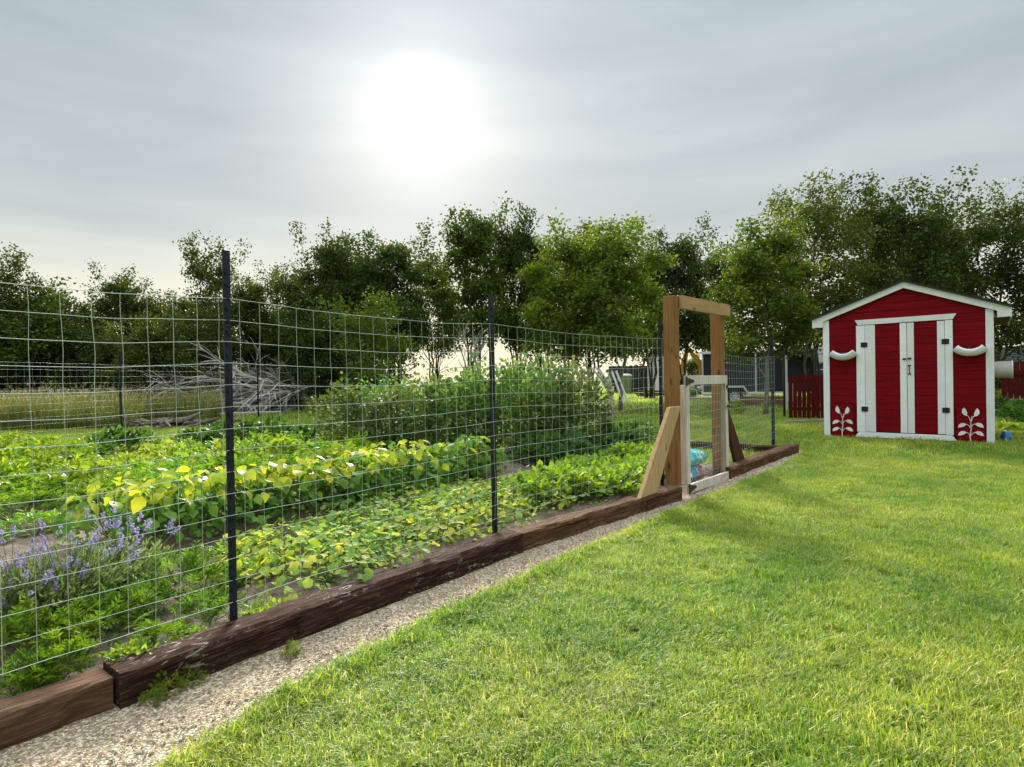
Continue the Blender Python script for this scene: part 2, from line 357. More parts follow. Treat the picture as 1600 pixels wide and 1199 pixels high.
# ---------------------------------------------------------------- the setting: ground, path, soil
def grass_edge(x):       # lawn edge along the gravel path
    b = np.interp(x, [-3, .5, .92, 1.31, 2.32, 3.8, 6.27, 8.5, 10.1, 10.6], [2.02, 2.06, 2.12, 2.23, 2.30, 2.31, 2.27, 2.20, 2.28, 2.38])
    return b+.035*nzv((x*2.1, 3, 0))+.025*nzv((x*6.5, 8, 0))
def tie_front(x): return np.interp(x, [-3, .9, 3.5, 5.85, 7.35, 10.4], [2.70, 2.69, 2.69, 2.48, 2.50, 2.47])
g = G(); g.add([(-400, -600, 0), (900, -600, 0), (900, 600, 0), (-400, 600, 0)], [(0, 1, 2, 3)])
tag(g.build('ground', M_GROUND), 'flat turf ground reaching to the horizon', kind='structure')
g = G(); xs = np.arange(-3, 10.75, .08); nx = len(xs); ny = 12; V = []
for x in xs:
    a = grass_edge(x)-.05; b_ = tie_front(x)+.07 if not (5.85 < x < 7.4) else 2.95
    for j in range(ny):
        y = a+(b_-a)*j/(ny-1); V.append((x, y, .007+.012*max(0, nzv((x*1.7, y*3, 5)))+(.012*(j/(ny-1))**2)+.004*nzv((x*9, y*9, 1))))
i = np.arange(nx-1)[:, None]*ny; j = np.arange(ny-1)[None]
g.add(V, [np.stack([i+j, i+ny+j, i+ny+j+1, i+j+1], -1).reshape(-1, 4)])
tag(g.build('gravel_path', M_PATH, smooth=True), 'narrow strip of fine tan gravel between ties and lawn', kind='structure')
def soil_z(x, y):
    edge = min((x+3.2)/.3, (y-2.78)/.08, (8.3+.5*nzv((y*.7, 1, 2))-x)/.35, (9.9+.5*nzv((x*.7, 4, 2))-y)/.4)
    e = max(0, min(1, edge))
    ridge = .10*math.exp(-((y-4.98)/.30)**2)*(1 if x > 1.2 else max(0, 1-(1.2-x)*2))
    return -.02+e*(.098+ridge+.035*nzv((x*1.6, y*1.6, 3))+.028*nzv((x*6, y*6, 9))+.012*nzv((x*17, y*17, 4)))
g = G(); xs = np.arange(-3.2, 8.9, .06); ys = np.arange(2.78, 10.5, .06)
V = [(x, y, soil_z(x, y)) for x in xs for y in ys]; nx, ny = len(xs), len(ys)
i = np.arange(nx-1)[:, None]*ny; j = np.arange(ny-1)[None]
g.add(V, [np.stack([i+j, i+ny+j, i+ny+j+1, i+j+1], -1).reshape(-1, 4)])
tag(g.build('garden_soil', M_SOIL, smooth=True), 'grey brown garden soil heaped under the vegetable rows', kind='structure')

# ---------------------------------------------------------------- timber edging
def tie(x0, y0, x1, y1, w_, z0, z1, mat, label, seed, group='dark timber ties edging the garden'):
    Lg = math.hypot(x1-x0, y1-y0); ns = max(8, int(Lg/.035)); h = z1-z0
    ring = []
    for k in range(7): ring.append((0 + k*w_/6, h))
    for k in range(1, 6): ring.append((w_, h-h*k/6))
    for k in range(7): ring.append((w_-k*w_/6, 0))
    for k in range(1, 6): ring.append((0, h*k/6))
    n = len(ring); V = []
    for s_ in range(ns+1):
        x = Lg*s_/ns
        for (a, b_) in ring:
            crn = min(abs(a), abs(a-w_))+min(abs(b_-h), abs(b_))
            p = (x*1.1+seed*9, a*5, b_*5); q = (x*6+seed*5, a*16, b_*16)
            ef = .15+.85*min(1, x/.14, (Lg-x)/.14)
            da = .012*nzv(p)+.010*nzv(q)+.005*nzv((x*15, a*60+seed, b_*60)); db = .010*nzv((p[0]+40, p[1], p[2]))+.009*nzv((q[0]+9, q[1], q[2]))+.005*nzv((x*15+7, a*60, b_*60+seed))
            if crn < .01:
                sh = .008+.014*max(0, nzv((x*4+seed, 5, b_*9))); da += sh if a < w_/2 else -sh; db += -sh if b_ > h/2 else sh
            crack = -.014 if (nzv((x*1.3+seed*3, 0, 7)) > -.05 and abs(b_-h*.5) < .03) else 0
            V.append((x, a+(da-crack*(1 if a < w_/2 else -1))*ef, b_+db*ef))
    i = np.arange(ns)[:, None]*n; j = np.arange(n)[None]; k = (j+1) % n
    g = G(); g.add(V, [np.stack([i+j, i+n+j, i+n+k, i+k], -1).reshape(-1, 4), np.arange(n), np.arange(n)[::-1]+ns*n])
    o = g.build('timber_tie', mat); o.location = (x0, y0, z0); o.rotation_euler.z = math.atan2(y1-y0, x1-x0)
    return tag(o, label, 'timber', group)
tie(-1.5, 2.72, .885, 2.69, .155, -.02, .140, M_TIE[2], 'grey brown cracked timber tie at the near left end of the garden edging', 1)
tie(.90, 2.665, 3.49, 2.675, .175, -.02, .155, M_TIE[0], 'darkest timber tie with white flecks, under the two nearest steel fence posts', 2)
tie(3.505, 2.685, 5.87, 2.475, .175, -.02, .150, M_TIE[1], 'brown timber tie ending at the left foot of the garden gate', 3)
tie(7.38, 2.50, 10.42, 2.45, .20, -.02, .150, M_TIE[1], 'brown timber tie running from the gate to the far corner post', 4)
tie(10.22, 2.68, 10.16, 4.3, .16, -.02, .135, M_TIE[0], 'dark timber tie turning away from the far corner, half hidden by grass', 5)

# ---------------------------------------------------------------- the wire fences
def tpost(x, y, z0, h, parent, sc=1.0):
    g = G(); w_, d, t_ = .036*sc, .036*sc, .006*sc
    poly = [(-w_/2, 0), (w_/2, 0), (w_/2, t_), (t_/2, t_), (t_/2, d), (-t_/2, d), (-t_/2, t_), (-w_/2, t_)]
    g.prism([(a, b_) for a, b_ in poly], 'z', 0, h)
    for k in range(int((h-.12)/.055)):
        z = .08+k*.055; g.box(-.007, .007, -.008, .0005, z, z+.016)
    
    o = g.build('steel_post', M_POST, parent); o.location = (x, y, z0); return o
def wire_panel(root, X0, X1, yf, zbot, nrows, sp, r, topf=None, seed=0, colsp=None, stations=None, far=False, mat=None):
    mat = mat or M_WIRE
    """welded wire: every strand a part; strands share one displacement so that they meet"""
    colsp = colsp or sp
    def P(s_, z):
        dz = .010*nzv((s_*1.3+seed, z*1.1, 1))+.006*nzv((s_*4+seed, z*3, 8))
        dy = .022*nzv((s_*.9+seed, z*.8, 4))+.006*nzv((s_*5+seed, z*5, 2))
        ds = .012*nzv((s_*1.2+seed, z*1.4, 12))+.005*nzv((s_*6+seed, z*6, 15))
        if topf: dz += topf(s_)*(z-zbot)/(nrows*sp)
        x, y = yf(s_+ds); return (x, y+dy, z+dz)
    cols = np.arange(X0, X1+.001, colsp)
    for k in range(nrows):
        z = zbot+k*sp; g = G(); ss = np.arange(X0, X1+.001, colsp/2)
        g.tube([P(s_, z) for s_ in ss], r*(1.15 if k in (0, nrows-1) else 1), 4, False); g.build('horizontal_wire', mat, root)
    zt = zbot+(nrows-1)*sp
    for s_ in cols:
        g = G(); g.tube([P(s_, z) for z in np.arange(zbot, zt+.001, sp/(1 if far else 2))], r*.9, 4, False); g.build('vertical_wire', mat, root)
def sag(posts, amt):
    def f_(s_):
        for a, b_ in zip(posts[:-1], posts[1:]):
            if a <= s_ <= b_: u = (s_-a)/(b_-a); return -amt*4*u*(1-u)+amt*.12*math.sin(s_*4)
        return 0
    return f_
F1 = thing('wire_fence', 'welded wire garden fence on steel posts left of the wooden gate', 'fence', (0, 0, 0))
for x, y in ((-.62, 2.81), (1.43, 2.815), (3.45, 2.895), (6.08, 2.77)): tpost(x, y, .10, 1.79, F1)
yfe = lambda s_: (s_, float(np.interp(s_, [-1, 1.43, 3.45, 6.1], [2.80, 2.80, 2.88, 2.755])))
wire_panel(F1, -.95, 6.06, yfe, .245, 15, .1016, .00110, sag([-1, -.62, 1.43, 3.45, 6.08], .03), 3)
F2 = thing('wire_fence', 'short welded wire fence panel between the wooden gate and the far corner post', 'fence', (0, 0, 0))
tpost(10.36, 2.80, .10, 1.80, F2, 1.25)
yf2 = lambda s_: (s_, float(np.interp(s_, [7.4, 10.36], [2.69, 2.78])))
wire_panel(F2, 7.50, 10.36, yf2, .23, 14, .1016, .0010, sag([7.4, 10.36], .05), 11)
# far garden fence at the back left
F3 = thing('wire_fence', 'low wire fence on dark posts far behind the vegetable rows', 'fence', (0, 0, 0))
fp = [(-150, 10.8), (188, 16.0), (403, 22.3), (685, 36.5), (800, 46)]
fpts = [spot(*p) for p in fp]
for (x, y), hh in zip(fpts, (2.0, 2.15, 2.1, 2.1, 2.1)): tpost(x, y, 0, hh, F3, 1.6)
dd = [0]
for a, b_ in zip(fpts[:-1], fpts[1:]): dd.append(dd[-1]+math.dist(a, b_))
yf3 = lambda s_: (float(np.interp(s_, dd, [p[0] for p in fpts])), float(np.interp(s_, dd, [p[1] for p in fpts])))
wire_panel(F3, 0, dd[3], yf3, .12, 12, .152, .0015, None, 30, .20, far=True, mat=M_WIRE2)

# ---------------------------------------------------------------- gate
GF = thing('gate_frame', 'tall timber gate frame with a lintel and a slanting brace each side', 'gate frame', (6.8, 2.65, 0))
def part(g, name, mat, parent, w_=.004, seg=2, smooth=False):
    """origin-relative part: geometry given in world coordinates, moved under the thing's base"""
    me = g.mesh(name, mat, smooth); lo = Vector(parent.location)
    if parent.parent: lo = lo+Vector(parent.parent.location)
    me.transform(Matrix.Translation(-lo)); o = link(name, me, parent)
    if w_: bevel(o, w_, seg)
    return o
g = G(); g.box(6.055, 6.145, 2.60, 2.74, .125, 2.10); part(g, 'post', M_GATEWOOD, GF, .005)
g = G(); g.box(7.42, 7.51, 2.60, 2.74, .0, 2.085); part(g, 'post', M_GATEWOOD, GF, .005)
g = G(); g.prism([(6.15, 1.965), (7.62, 1.985), (7.62, 2.125), (6.15, 2.105)], 'y', 2.558, 2.598); part(g, 'lintel', M_LINTEL, GF, .003)
g = G(); g.prism([(5.11, .148), (5.46, .148), (6.052, .95), (5.79, .95)], 'y', 2.555, 2.595); part(g, 'brace', M_BRACE, GF, .003)
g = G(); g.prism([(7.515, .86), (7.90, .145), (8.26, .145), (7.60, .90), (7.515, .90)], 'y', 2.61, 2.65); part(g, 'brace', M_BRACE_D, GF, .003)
g = G()
for z in (.75, 1.35): g.box(6.148, 6.153, 2.65, 2.69, z, z+.09)
part(g, 'hinge_plate', M_BLACK, GF, 0)
GD = thing('garden_gate', 'low whitewashed gate with wire infill hung between the two timber posts', 'gate', (6.8, 2.55, 0))
g = G(); g.prism([(6.165, 1.165), (7.41, 1.160), (7.41, 1.258), (6.165, 1.265)], 'y', 2.535, 2.57); part(g, 'rail', M_DOORW, GD, .003)
g = G(); g.prism([(6.19, .025), (7.53, -.005), (7.53, .098), (6.19, .118)], 'y', 2.525, 2.56); part(g, 'rail', M_DOORW, GD, .003)
g = G(); g.prism([(6.165, .119), (6.245, .119), (6.235, 1.163), (6.165, 1.163)], 'y', 2.535, 2.62); part(g, 'stile', M_DOORW, GD, .003)
g = G(); g.prism([(7.42, .03), (7.53, .03), (7.48, 1.22), (7.415, 1.22)], 'y', 2.563, 2.593); part(g, 'stile', M_DOORW, GD, .003)
g = G(); g.prism([(7.33, .10), (7.417, .10), (7.41, 1.158), (7.34, 1.158)], 'y', 2.565, 2.600); part(g, 'stile', M_DOORG, GD, .003)
for k in range(11):
    g = G(); z = .16+k*.0985; g.tube([(x, 2.60+.006*nzv((x*4, z, 0)), z+.006*nzv((x*5, z*3, 9))) for x in np.linspace(6.2, 7.42, 12)], .0011, 4, False); part(g, 'horizontal_wire', M_WIRE, GD, 0)
for x in np.arange(6.29, 7.36, .0508*1.0):
    g = G(); g.tube([(x+.004*nzv((x*4, z*3, 0)), 2.602, z) for z in np.linspace(.06, 1.22, 9)], .0010, 4, False); part(g, 'vertical_wire', M_WIRE, GD, 0)
def strap(cx, cz, y, ln, parent):
    g = G(); g.prism([(cx-.02, cz-.035), (cx+.01, cz-.035), (cx+ln, cz-.012), (cx+ln+.012, cz), (cx+ln, cz+.012), (cx+.01, cz+.035), (cx-.02, cz+.035)], 'y', y-.006, y)
    g.box(cx-.05, cx-.022, y-.008, y+.002, cz-.05, cz+.05)
    for t_ in (.2, .55, .9): g.box(cx+ln*t_-.006, cx+ln*t_+.006, y-.010, y-.006, cz-.006, cz+.006)
    return part(g, 'hinge', M_BLACK, parent, 0)
strap(6.19, 1.205, 2.534, .16, GD); strap(6.21, .075, 2.524, .14, GD)
g = G(); g.box(7.47, 7.52, 2.545, 2.562, .87, .90); g.tube([(7.44, 2.55, .885), (7.58, 2.55, .87)], .008, 6); g.box(7.44, 7.47, 2.548, 2.562, 1.10, 1.14); part(g, 'latch', M_BLACK, GD, 0)

# ---------------------------------------------------------------- red shed
SX = 13.35; SB = 15.75; Y0, Y1 = .025, 2.655; YM = 1.31
SH = thing('garden_shed', 'red board shed with white trim and double doors at the right edge of the lawn', 'shed', (14.5, 1.33, 0))
def roofz(y): return 2.80-.388*abs(y-YM)
def sp_(g, name, mat, w_=0.0, parent=SH): return part(g, name, mat, parent, w_)
BH = .1445
for k in range(19):
    z0 = .10+k*BH; z1 = z0+BH-.0050
    if z0 > 2.77: break
    j_ = .0025*math.sin(k*2.7)
    def clip(y): return min(z1, roofz(y))
    segs = [(Y0+.10, .575), (2.09, Y1-.10)] if z1 < 2.18 else [(Y0+.10, Y1-.10)]
    for (a, b_) in segs:
        pts = [(y, z0) for y in (a, b_)]
        if roofz(a) > z1 and roofz(b_) > z1: poly = [(a, z0), (b_, z0), (b_, z1), (a, z1)]
        else:
            yl = YM-(2.80-z0)/.388; yh = YM+(2.80-z0)/.388; a2, b2 = max(a, yl), min(b_, yh)
            yt0, yt1 = max(a, YM-max(0, (2.80-z1)/.388)), min(b_, YM+max(0, (2.80-z1)/.388))
            poly = [(a2, z0), (b2, z0)]
            if b2 < yh-1e-6: poly.append((b2, roofz(b2)))
            poly += [(yt1, z1), (yt0, z1)] if z1 < 2.80 else [(YM, 2.80)]
            if a2 > yl+1e-6: poly.append((a2, roofz(a2)))
        g = G(); g.prism(poly, 'x', SX+j_, SX+.022+j_); sp_(g, 'wall_board', M_RED, .002)
    if z0 < 2.25:
        for (ya, yb) in ((Y0+.003, Y0+.022), (Y1-.022, Y1-.003)):
            g = G(); g.box(SX+.11, SB-.1, ya+j_*.4, yb+j_*.4, z0, min(z1, 2.27)); sp_(g, 'wall_board', M_RED, .002)
        g = G(); g.box(SB-.022, SB, Y0+.1, Y1-.1, z0, z1); sp_(g, 'wall_board', M_RED, 0)
g = G(); g.box(SX+.024, SB-.024, Y0+.024, Y1-.024, .06, 2.24); sp_(g, 'inner_wall', M_REDD)
g = G(); g.prism([(Y0+.1, 2.242), (Y1-.1, 2.242), (YM, 2.79)], 'x', SX+.024, SB-.01); sp_(g, 'gable_core', M_RED)
g = G(); g.box(SX+.15, SB-.15, Y0+.15, Y1-.15, -.02, .058); sp_(g, 'underfloor_gap_shade', M_BLACK)  # black block under the floor; shade of the gap put into its colour
for (a, b_) in ((Y0-.012, Y0+.098), (Y1-.098, Y1+.012)):
    g = G(); g.box(SX-.020, SX+.0, a, b_, -.02, roofz(max(min((a+b_)/2, Y1), Y0))+.0); sp_(g, 'corner_board', M_WHITE, .003)
for (a, b_) in ((Y0-.014, Y0+.001), (Y1-.001, Y1+.014)):
    g = G(); g.box(SX+.002, SX+.09, a, b_, 0, 2.27); sp_(g, 'corner_board', M_WHITE, .003)
    g = G(); g.box(SB-.09, SB+.002, a, b_, 0, 2.27); sp_(g, 'corner_board', M_WHITE, .003)
# roof planes with overhang, and rake boards
for sgn in (-1, 1):
    ye = YM+sgn*1.54; ze = 2.315
    g = G(); g.prism([(YM, 2.915), (ye, ze), (ye, ze+.028), (YM, 2.943)], 'x', SX-.10, SB+.12); r_ = sp_(g, 'roof', M_ROOF)
    g = G(); n_ = 15
    for q in range(n_):     # shingle courses standing proud of the deck
        a, b_ = q/n_, (q+1)/n_; za, zb = 2.943+(ze+.028-2.943)*a, 2.943+(ze+.028-2.943)*b_
        g.prism([(YM+sgn*1.56*a, za+.003), (YM+sgn*1.56*b_, zb+.012), (YM+sgn*1.56*b_, zb+.004), (YM+sgn*1.56*a, za)], 'x', SX-.115, SB+.13)
    o = link('shingle_courses', None); bpy.data.objects.remove(o)
    me = g.mesh('shingle_courses', M_ROOF); me.transform(Matrix.Translation(-Vector(SH.location))); link('shingle_courses', me, r_)
    g = G(); yi = YM+sgn*1.345
    g.prism([(YM, 2.912), (ye, ze-.002), (ye, ze-.150), (yi, ze-.155), (yi, 2.273), (YM, 2.80)], 'x', SX-.060, SX-.028); sp_(g, 'rake_board', M_WHITE, .003)
    g = G(); g.box(SX-.05, SB+.05, min(ye, ye-sgn*.02)+.002, max(ye, ye-sgn*.02)-.002, ze-.17, ze-.02); sp_(g, 'fascia', M_WHITE, .003)
    g = G(); yw = (Y0-.016) if sgn < 0 else (Y1+.016); a, b_ = sorted((yw, ye-sgn*.024)); g.box(SX-.026, SB+.03, a, b_, ze-.150, ze-.132); sp_(g, 'soffit', M_DULLWOOD)
# door surround
g = G(); g.prism([(2.055, 2.165), (2.11, 2.262), (.525, 2.275), (.58, 2.178)], 'x', SX-.032, SX-.004); sp_(g, 'door_head', M_WHITE, .003)
g = G(); g.prism([(2.06, .125), (2.135, .025), (.53, .02), (.60, .118)], 'x', SX-.032, SX-.004); sp_(g, 'door_sill_board', M_WHITE, .003)
g = G(); g.box(SX-.022, SX-.004, 1.945, 2.088, .13, 2.160); sp_(g, 'door_jamb', M_WHITE, .003)
g = G(); g.box(SX-.022, SX-.004, .583, .695, .125, 2.170); sp_(g, 'door_jamb', M_WHITE, .003)
for (a, b_, hs) in ((1.272, 1.94, 1), (.70, 1.264, -1)):
    D_ = link('door', None, SH); D_.location = (0, 0, 0)
    def dp_(g, name, mat, w_=0.0):
        me = g.mesh(name, mat); me.transform(Matrix.Translation(-Vector(SH.location))); o = link(name, me, D_)
        if w_: bevel(o, w_, 1)
        return o
    s0, s1 = (a+.105, b_-.165) if hs > 0 else (a+.125, b_-.105) if False else ((a+.105, b_-.165) if hs > 0 else (a+.110, b_-.105))
    for k in range(15):
        z0 = .145+k*BH*.94; z1 = min(z0+BH*.94-.0050, 2.15)
        if z0 > 2.12: break
        g = G(); g.box(SX-.012, SX+.004, s0+.001, s1-.001, z0, z1); dp_(g, 'door_board', M_RED, .0015)
    g = G(); g.box(SX-.026, SX-.004, a, s0, .135, 2.158); dp_(g, 'door_stile', M_WHITE, .003)
    g = G(); g.box(SX-.026, SX-.004, s1, b_, .135, 2.158); dp_(g, 'door_stile', M_WHITE, .003)
    hy = 1.955 if hs > 0 else .69
    for hzv in (.565, 1.787):
        g = G(); g.box(SX-.034, SX-.027, hy-.055, hy+.055, hzv-.045, hzv+.045); g.tube([(SX-.036, hy, hzv-.05), (SX-.036, hy, hzv+.05)], .008, 6)
        dp_(g, 'hinge', M_BLACK)
g = G(); g.box(SX-.034, SX-.027, 1.285, 1.335, 1.478, 1.512); g.box(SX-.034, SX-.027, 1.20, 1.245, 1.486, 1.520); g.tube([(SX-.045, 1.22, 1.503), (SX-.045, 1.31, 1.495)], .009, 6)
sp_(g, 'latch', M_BLACK)
g = G(); g.box(SX-.034, SX-.027, 1.205, 1.255, 1.365, 1.385); g.box(SX-.034, SX-.027, 1.205, 1.255, 1.21, 1.23); g.tube([(SX-.035, 1.23, 1.37), (SX-.065, 1.23, 1.35), (SX-.065, 1.23, 1.25), (SX-.035, 1.23, 1.22)], .008, 6)
sp_(g, 'handle', M_BLACK)
# white curved wall planters
def planter(yc, zc, label):
    o = thing('wall_planter', label, 'planter', (SX, yc, zc), 'curved white planters on the shed front')
    R_ = .25; aa = np.linspace(-.80, .80, 19); nn_ = 12; V = []; m_ = nn_+1; g = G()
    for t_ in aa:
        for q in range(m_):
            p = math.pi+math.pi*(q/nn_*1.16-.08); rr_ = .098
            rad_ = R_-rr_*math.sin(p); V.append((-.096+rr_*math.cos(p)*.9, math.sin(t_)*rad_, -math.cos(t_)*rad_+R_))
    i = np.arange(len(aa)-1)[:, None]*m_; j = np.arange(nn_)[None]
    g.add(V, [np.stack([i+j, i+m_+j, i+m_+j+1, i+j+1], -1).reshape(-1, 4)])
    for e in (0, len(aa)-1): g.add(V[e*m_:(e+1)*m_], [tuple(range(m_))])
    sh_ = g.build('shell', M_WHITE, o, True); sh_.modifiers.new('s', 'SOLIDIFY').thickness = .006
    g = G(); V = []
    for t_ in aa[3:-3]:
        for q in (-1, 1): V.append((-.096+q*.078, math.sin(t_)*(R_-.004), -math.cos(t_)*(R_-.004)+R_))
    g.add(V, [[(2*k, 2*k+2, 2*k+3, 2*k+1) for k in range(len(aa)-7)]]); g.build('soil_fill', M_SOIL, o)
    g = G()
    for q in range(9):
        y = random.uniform(-.11, .09); a = random.uniform(-.9, .9)
        g.tube([(-.06, y, .01), (-.07+random.uniform(-.02, .02), y+a*.03, .045), (-.07, y+a*.08, .06+random.uniform(-.01, .02))], .003, 4)
    g.build('dry_stems', M_BARK, o)
planter(2.30, 1.60, 'white curved planter with dry stems left of the shed doors')
planter(.335, 1.61, 'white curved planter with dry stems right of the shed doors')
# cut-out plant boards leaning at the foot of the wall
def plantboard(yc, wd, label):
    o = thing('plant_cutout_board', label, 'garden sign', (SX-.030, yc, 0), 'red boards with white leaf cut-outs at the foot of the shed', )
    g = G(); g.box(-.006, .010, -wd/2, wd/2, .008, .66); b = g.build('backboard', M_RED, o); bevel(b, .002)
    g = G(); g.box(-.010, .010, -wd/2, wd/2, -.006, .007); g.build('bottom_edge', M_BRACE, o)
    k = wd/.40
    st = [(-.011, .0, .01), (-.011, .012*k, .12), (-.011, -.005*k, .24), (-.011, .0, .36), (-.011, -.02*k, .47)]
    g = G(); g.tube(st, [.009, .008, .007, .006, .005], 6)
    for (y0_, z0_, y1_, z1_) in ((.005, .12, .06, .185), (.005, .12, -.06, .19), (0, .26, .06, .325), (0, .28, -.06, .335), (-.0, .38, .045, .48), (-.01, .38, -.045, .47)):
        g.tube([(-.011, y0_*k, z0_), (-.011, (y0_+y1_)/2*k, (z0_*.4+z1_*.6)+.008), (-.011, y1_*k, z1_)], .005, 5)
    g.build('painted_stem', M_WHITE, o)
    lf = [(0, 0), (.2, .26), (.5, .36), (.8, .24), (1, 0), (.7, -.10), (.35, -.12)]
    # leaves start at the tip of their stalk: the side pairs arch outwards and droop, the top pair stands up
    for (y, z, a, l, mir) in ((.055, .185, -.45, .14, 1), (-.055, .19, -.45, .14, -1), (.055, .325, -.45, .14, 1), (-.055, .335, -.45, .14, -1), (.050, .47, 1.85, .155, -1), (-.050, .46, 1.85, .155, 1)):
        sg = mir
        poly = [((y*k)+sg*(p*math.cos(a)-q*math.sin(a))*l, z+(p*math.sin(a)+q*math.cos(a))*l) for p, q in lf]
        g = G(); g.prism(poly, 'x', -.016, -.008); g.build('leaf', M_WHITE, o)
plantboard(2.335, .38, 'red board with a white leafy plant cut-out left of the shed doors')
plantboard(.34, .40, 'red board with a white leafy plant cut-out right of the shed doors')
# bucket fixed to the side of the shed
sx0, sy0 = 13.75, -.02
BK = thing('side_bucket', 'white round bucket mounted sideways on the right wall of the shed', 'bucket', (sx0, sy0, 1.27))
g = G(); aa = np.arange(16)*math.pi/8; V = []
prof = [(.03, .145), (-.20, .150), (-.205, .158), (-.22, .158), (-.225, .150), (-.225, .135), (-.05, .13)]
for (y, r_) in prof:
    for a in aa: V.append((r_*math.cos(a), y, r_*math.sin(a)))
i = np.arange(len(prof)-1)[:, None]*16; j = np.arange(16)[None]
g.add(V, [np.stack([i+j, i+16+j, i+16+(j+1) % 16, i+(j+1) % 16], -1).reshape(-1, 4), np.arange(16)+16*(len(prof)-1)])
g.build('bucket_shell', paint('white_plastic', (.62, .62, .60), .4, .06, dirt=((.3, .28, .24), .4)), BK, True)
g = G(); g.box(-.05, .05, -.0, .03, .15, .19); g.build('bracket', M_DULLWOOD, BK)

# ---------------------------------------------------------------- scattered stuff (lawn blades, pebbles) through geometry nodes
def scatter(name, pts, rots, scl, variants, label=None):
    """one object: variants[i] instanced on points; the variants live in a collection of their own, outside the scene"""
    vc = bpy.data.collections.new(name+'_kinds')
    for k, (me) in enumerate(variants):
        vo = bpy.data.objects.new('%s_kind' % name, me); vc.objects.link(vo)
    me = bpy.data.meshes.new(name+'_points'); n = len(pts)
    me.vertices.add(n); me.vertices.foreach_set('co', np.asarray(pts, np.float32).ravel())
    a = me.attributes.new('rot', 'FLOAT_VECTOR', 'POINT'); a.data.foreach_set('vector', np.asarray(rots, np.float32).ravel())
    a = me.attributes.new('scl', 'FLOAT_VECTOR', 'POINT'); a.data.foreach_set('vector', np.asarray(scl, np.float32).ravel())
    a = me.attributes.new('kindno', 'INT', 'POINT'); a.data.foreach_set('value', rng.integers(0, len(variants), n).astype(np.int32))
    o = link(name, me)
    t = bpy.data.node_groups.new(name, 'GeometryNodeTree')
    t.interface.new_socket('Geometry', in_out='INPUT', socket_type='NodeSocketGeometry'); t.interface.new_socket('Geometry', in_out='OUTPUT', socket_type='NodeSocketGeometry')
    gi = t.nodes.new('NodeGroupInput'); go = t.nodes.new('NodeGroupOutput')
    mp_ = t.nodes.new('GeometryNodeMeshToPoints'); ip = t.nodes.new('GeometryNodeInstanceOnPoints'); ci = t.nodes.new('GeometryNodeCollectionInfo')
    ci.inputs['Collection'].default_value = vc; ci.inputs['Separate Children'].default_value = True; ci.inputs['Reset Children'].default_value = True
    ip.inputs['Pick Instance'].default_value = True
    def attr(nm, ty):
        q = t.nodes.new('GeometryNodeInputNamedAttribute'); q.data_type = ty; q.inputs['Name'].default_value = nm
        return [s_ for s_ in q.outputs if s_.enabled and s_.name == 'Attribute'][0]
    l = t.links.new
    l(gi.outputs[0], mp_.inputs['Mesh']); l(mp_.outputs[0], ip.inputs['Points']); l(ci.outputs[0], ip.inputs['Instance'])
    l(attr('kindno', 'INT'), ip.inputs['Instance Index']); l(attr('rot', 'FLOAT_VECTOR'), ip.inputs['Rotation']); l(attr('scl', 'FLOAT_VECTOR'), ip.inputs['Scale'])
    l(ip.outputs[0], go.inputs[0])
    md = o.modifiers.new('scatter', 'NODES'); md.node_group = t
    return tag(o, label, kind='stuff')

def blade_mesh(name, n, rad_, h0, h1, w_, mat, lean=.5, seed_heads=None, curl=1.0):
    g = G(); r_ = rad_*np.sqrt(rng.random(n)); a = rng.random(n)*6.283
    bx, by = r_*np.cos(a), r_*np.sin(a); h = rng.uniform(h0, h1, n); d = rng.random(n)*6.283
    ln = rng.uniform(.1, lean, n)*h; V = np.zeros((n, 7, 3)); wv = w_*rng.uniform(.7, 1.25, n)
    px_, py_ = -np.sin(d), np.cos(d); tt = [0, .45, .8]
    for k, t_ in enumerate(tt):
        off = ln*t_**(1+curl); z = h*(t_-.12*t_*t_*curl*(ln/h)); ww = wv*(1, .85, .5)[k]
        for q, sg in enumerate((-.5, .5)):
            V[:, 2*k+q, 0] = bx+off*np.cos(d)+sg*ww*px_; V[:, 2*k+q, 1] = by+off*np.sin(d)+sg*ww*py_; V[:, 2*k+q, 2] = z
    V[:, 6, 0] = bx+ln*np.cos(d)*1.05; V[:, 6, 1] = by+ln*np.sin(d)*1.05; V[:, 6, 2] = h*(1-.25*curl*(ln/h))
    o_ = (np.arange(n)*7)[:, None, None]
    tint = np.repeat(rng.random(n), 7)
    g.add(V.reshape(-1, 3), [(np.array([[0, 1, 3, 2], [2, 3, 5, 4]])[None]+o_).reshape(-1, 4), (np.array([[4, 5, 6]])[None]+o_).reshape(-1, 3)], tint)
    mats = [mat]
    if seed_heads:
        mats.append(seed_heads); k = max(1, n//4)
        top = V[:k, 6]; m_ = 9
        pos = np.repeat(top, m_, 0)+rng.normal(size=(k*m_, 3))*np.array([.012, .012, .035]); g.tpl(T_DIA, pos, rdir(k*m_, .8), rdir(k*m_), rng.uniform(.012, .024, k*m_), mi=1)
    return g.mesh(name, mats)
M_LAWN = grassmat()
lawn_kinds = [blade_mesh('blades', 44, .055, .020, .050, .0036, M_LAWN, 1.3) for _ in range(5)]
far_kinds = [blade_mesh('far_blades', 26, .12, .035, .085, .007, M_LAWN, 1.0) for _ in range(3)]
vfar_kinds = [blade_mesh('meadow_blades', 22, .30, .04, .11, .022, M_LAWN, 1.0) for _ in range(2)]

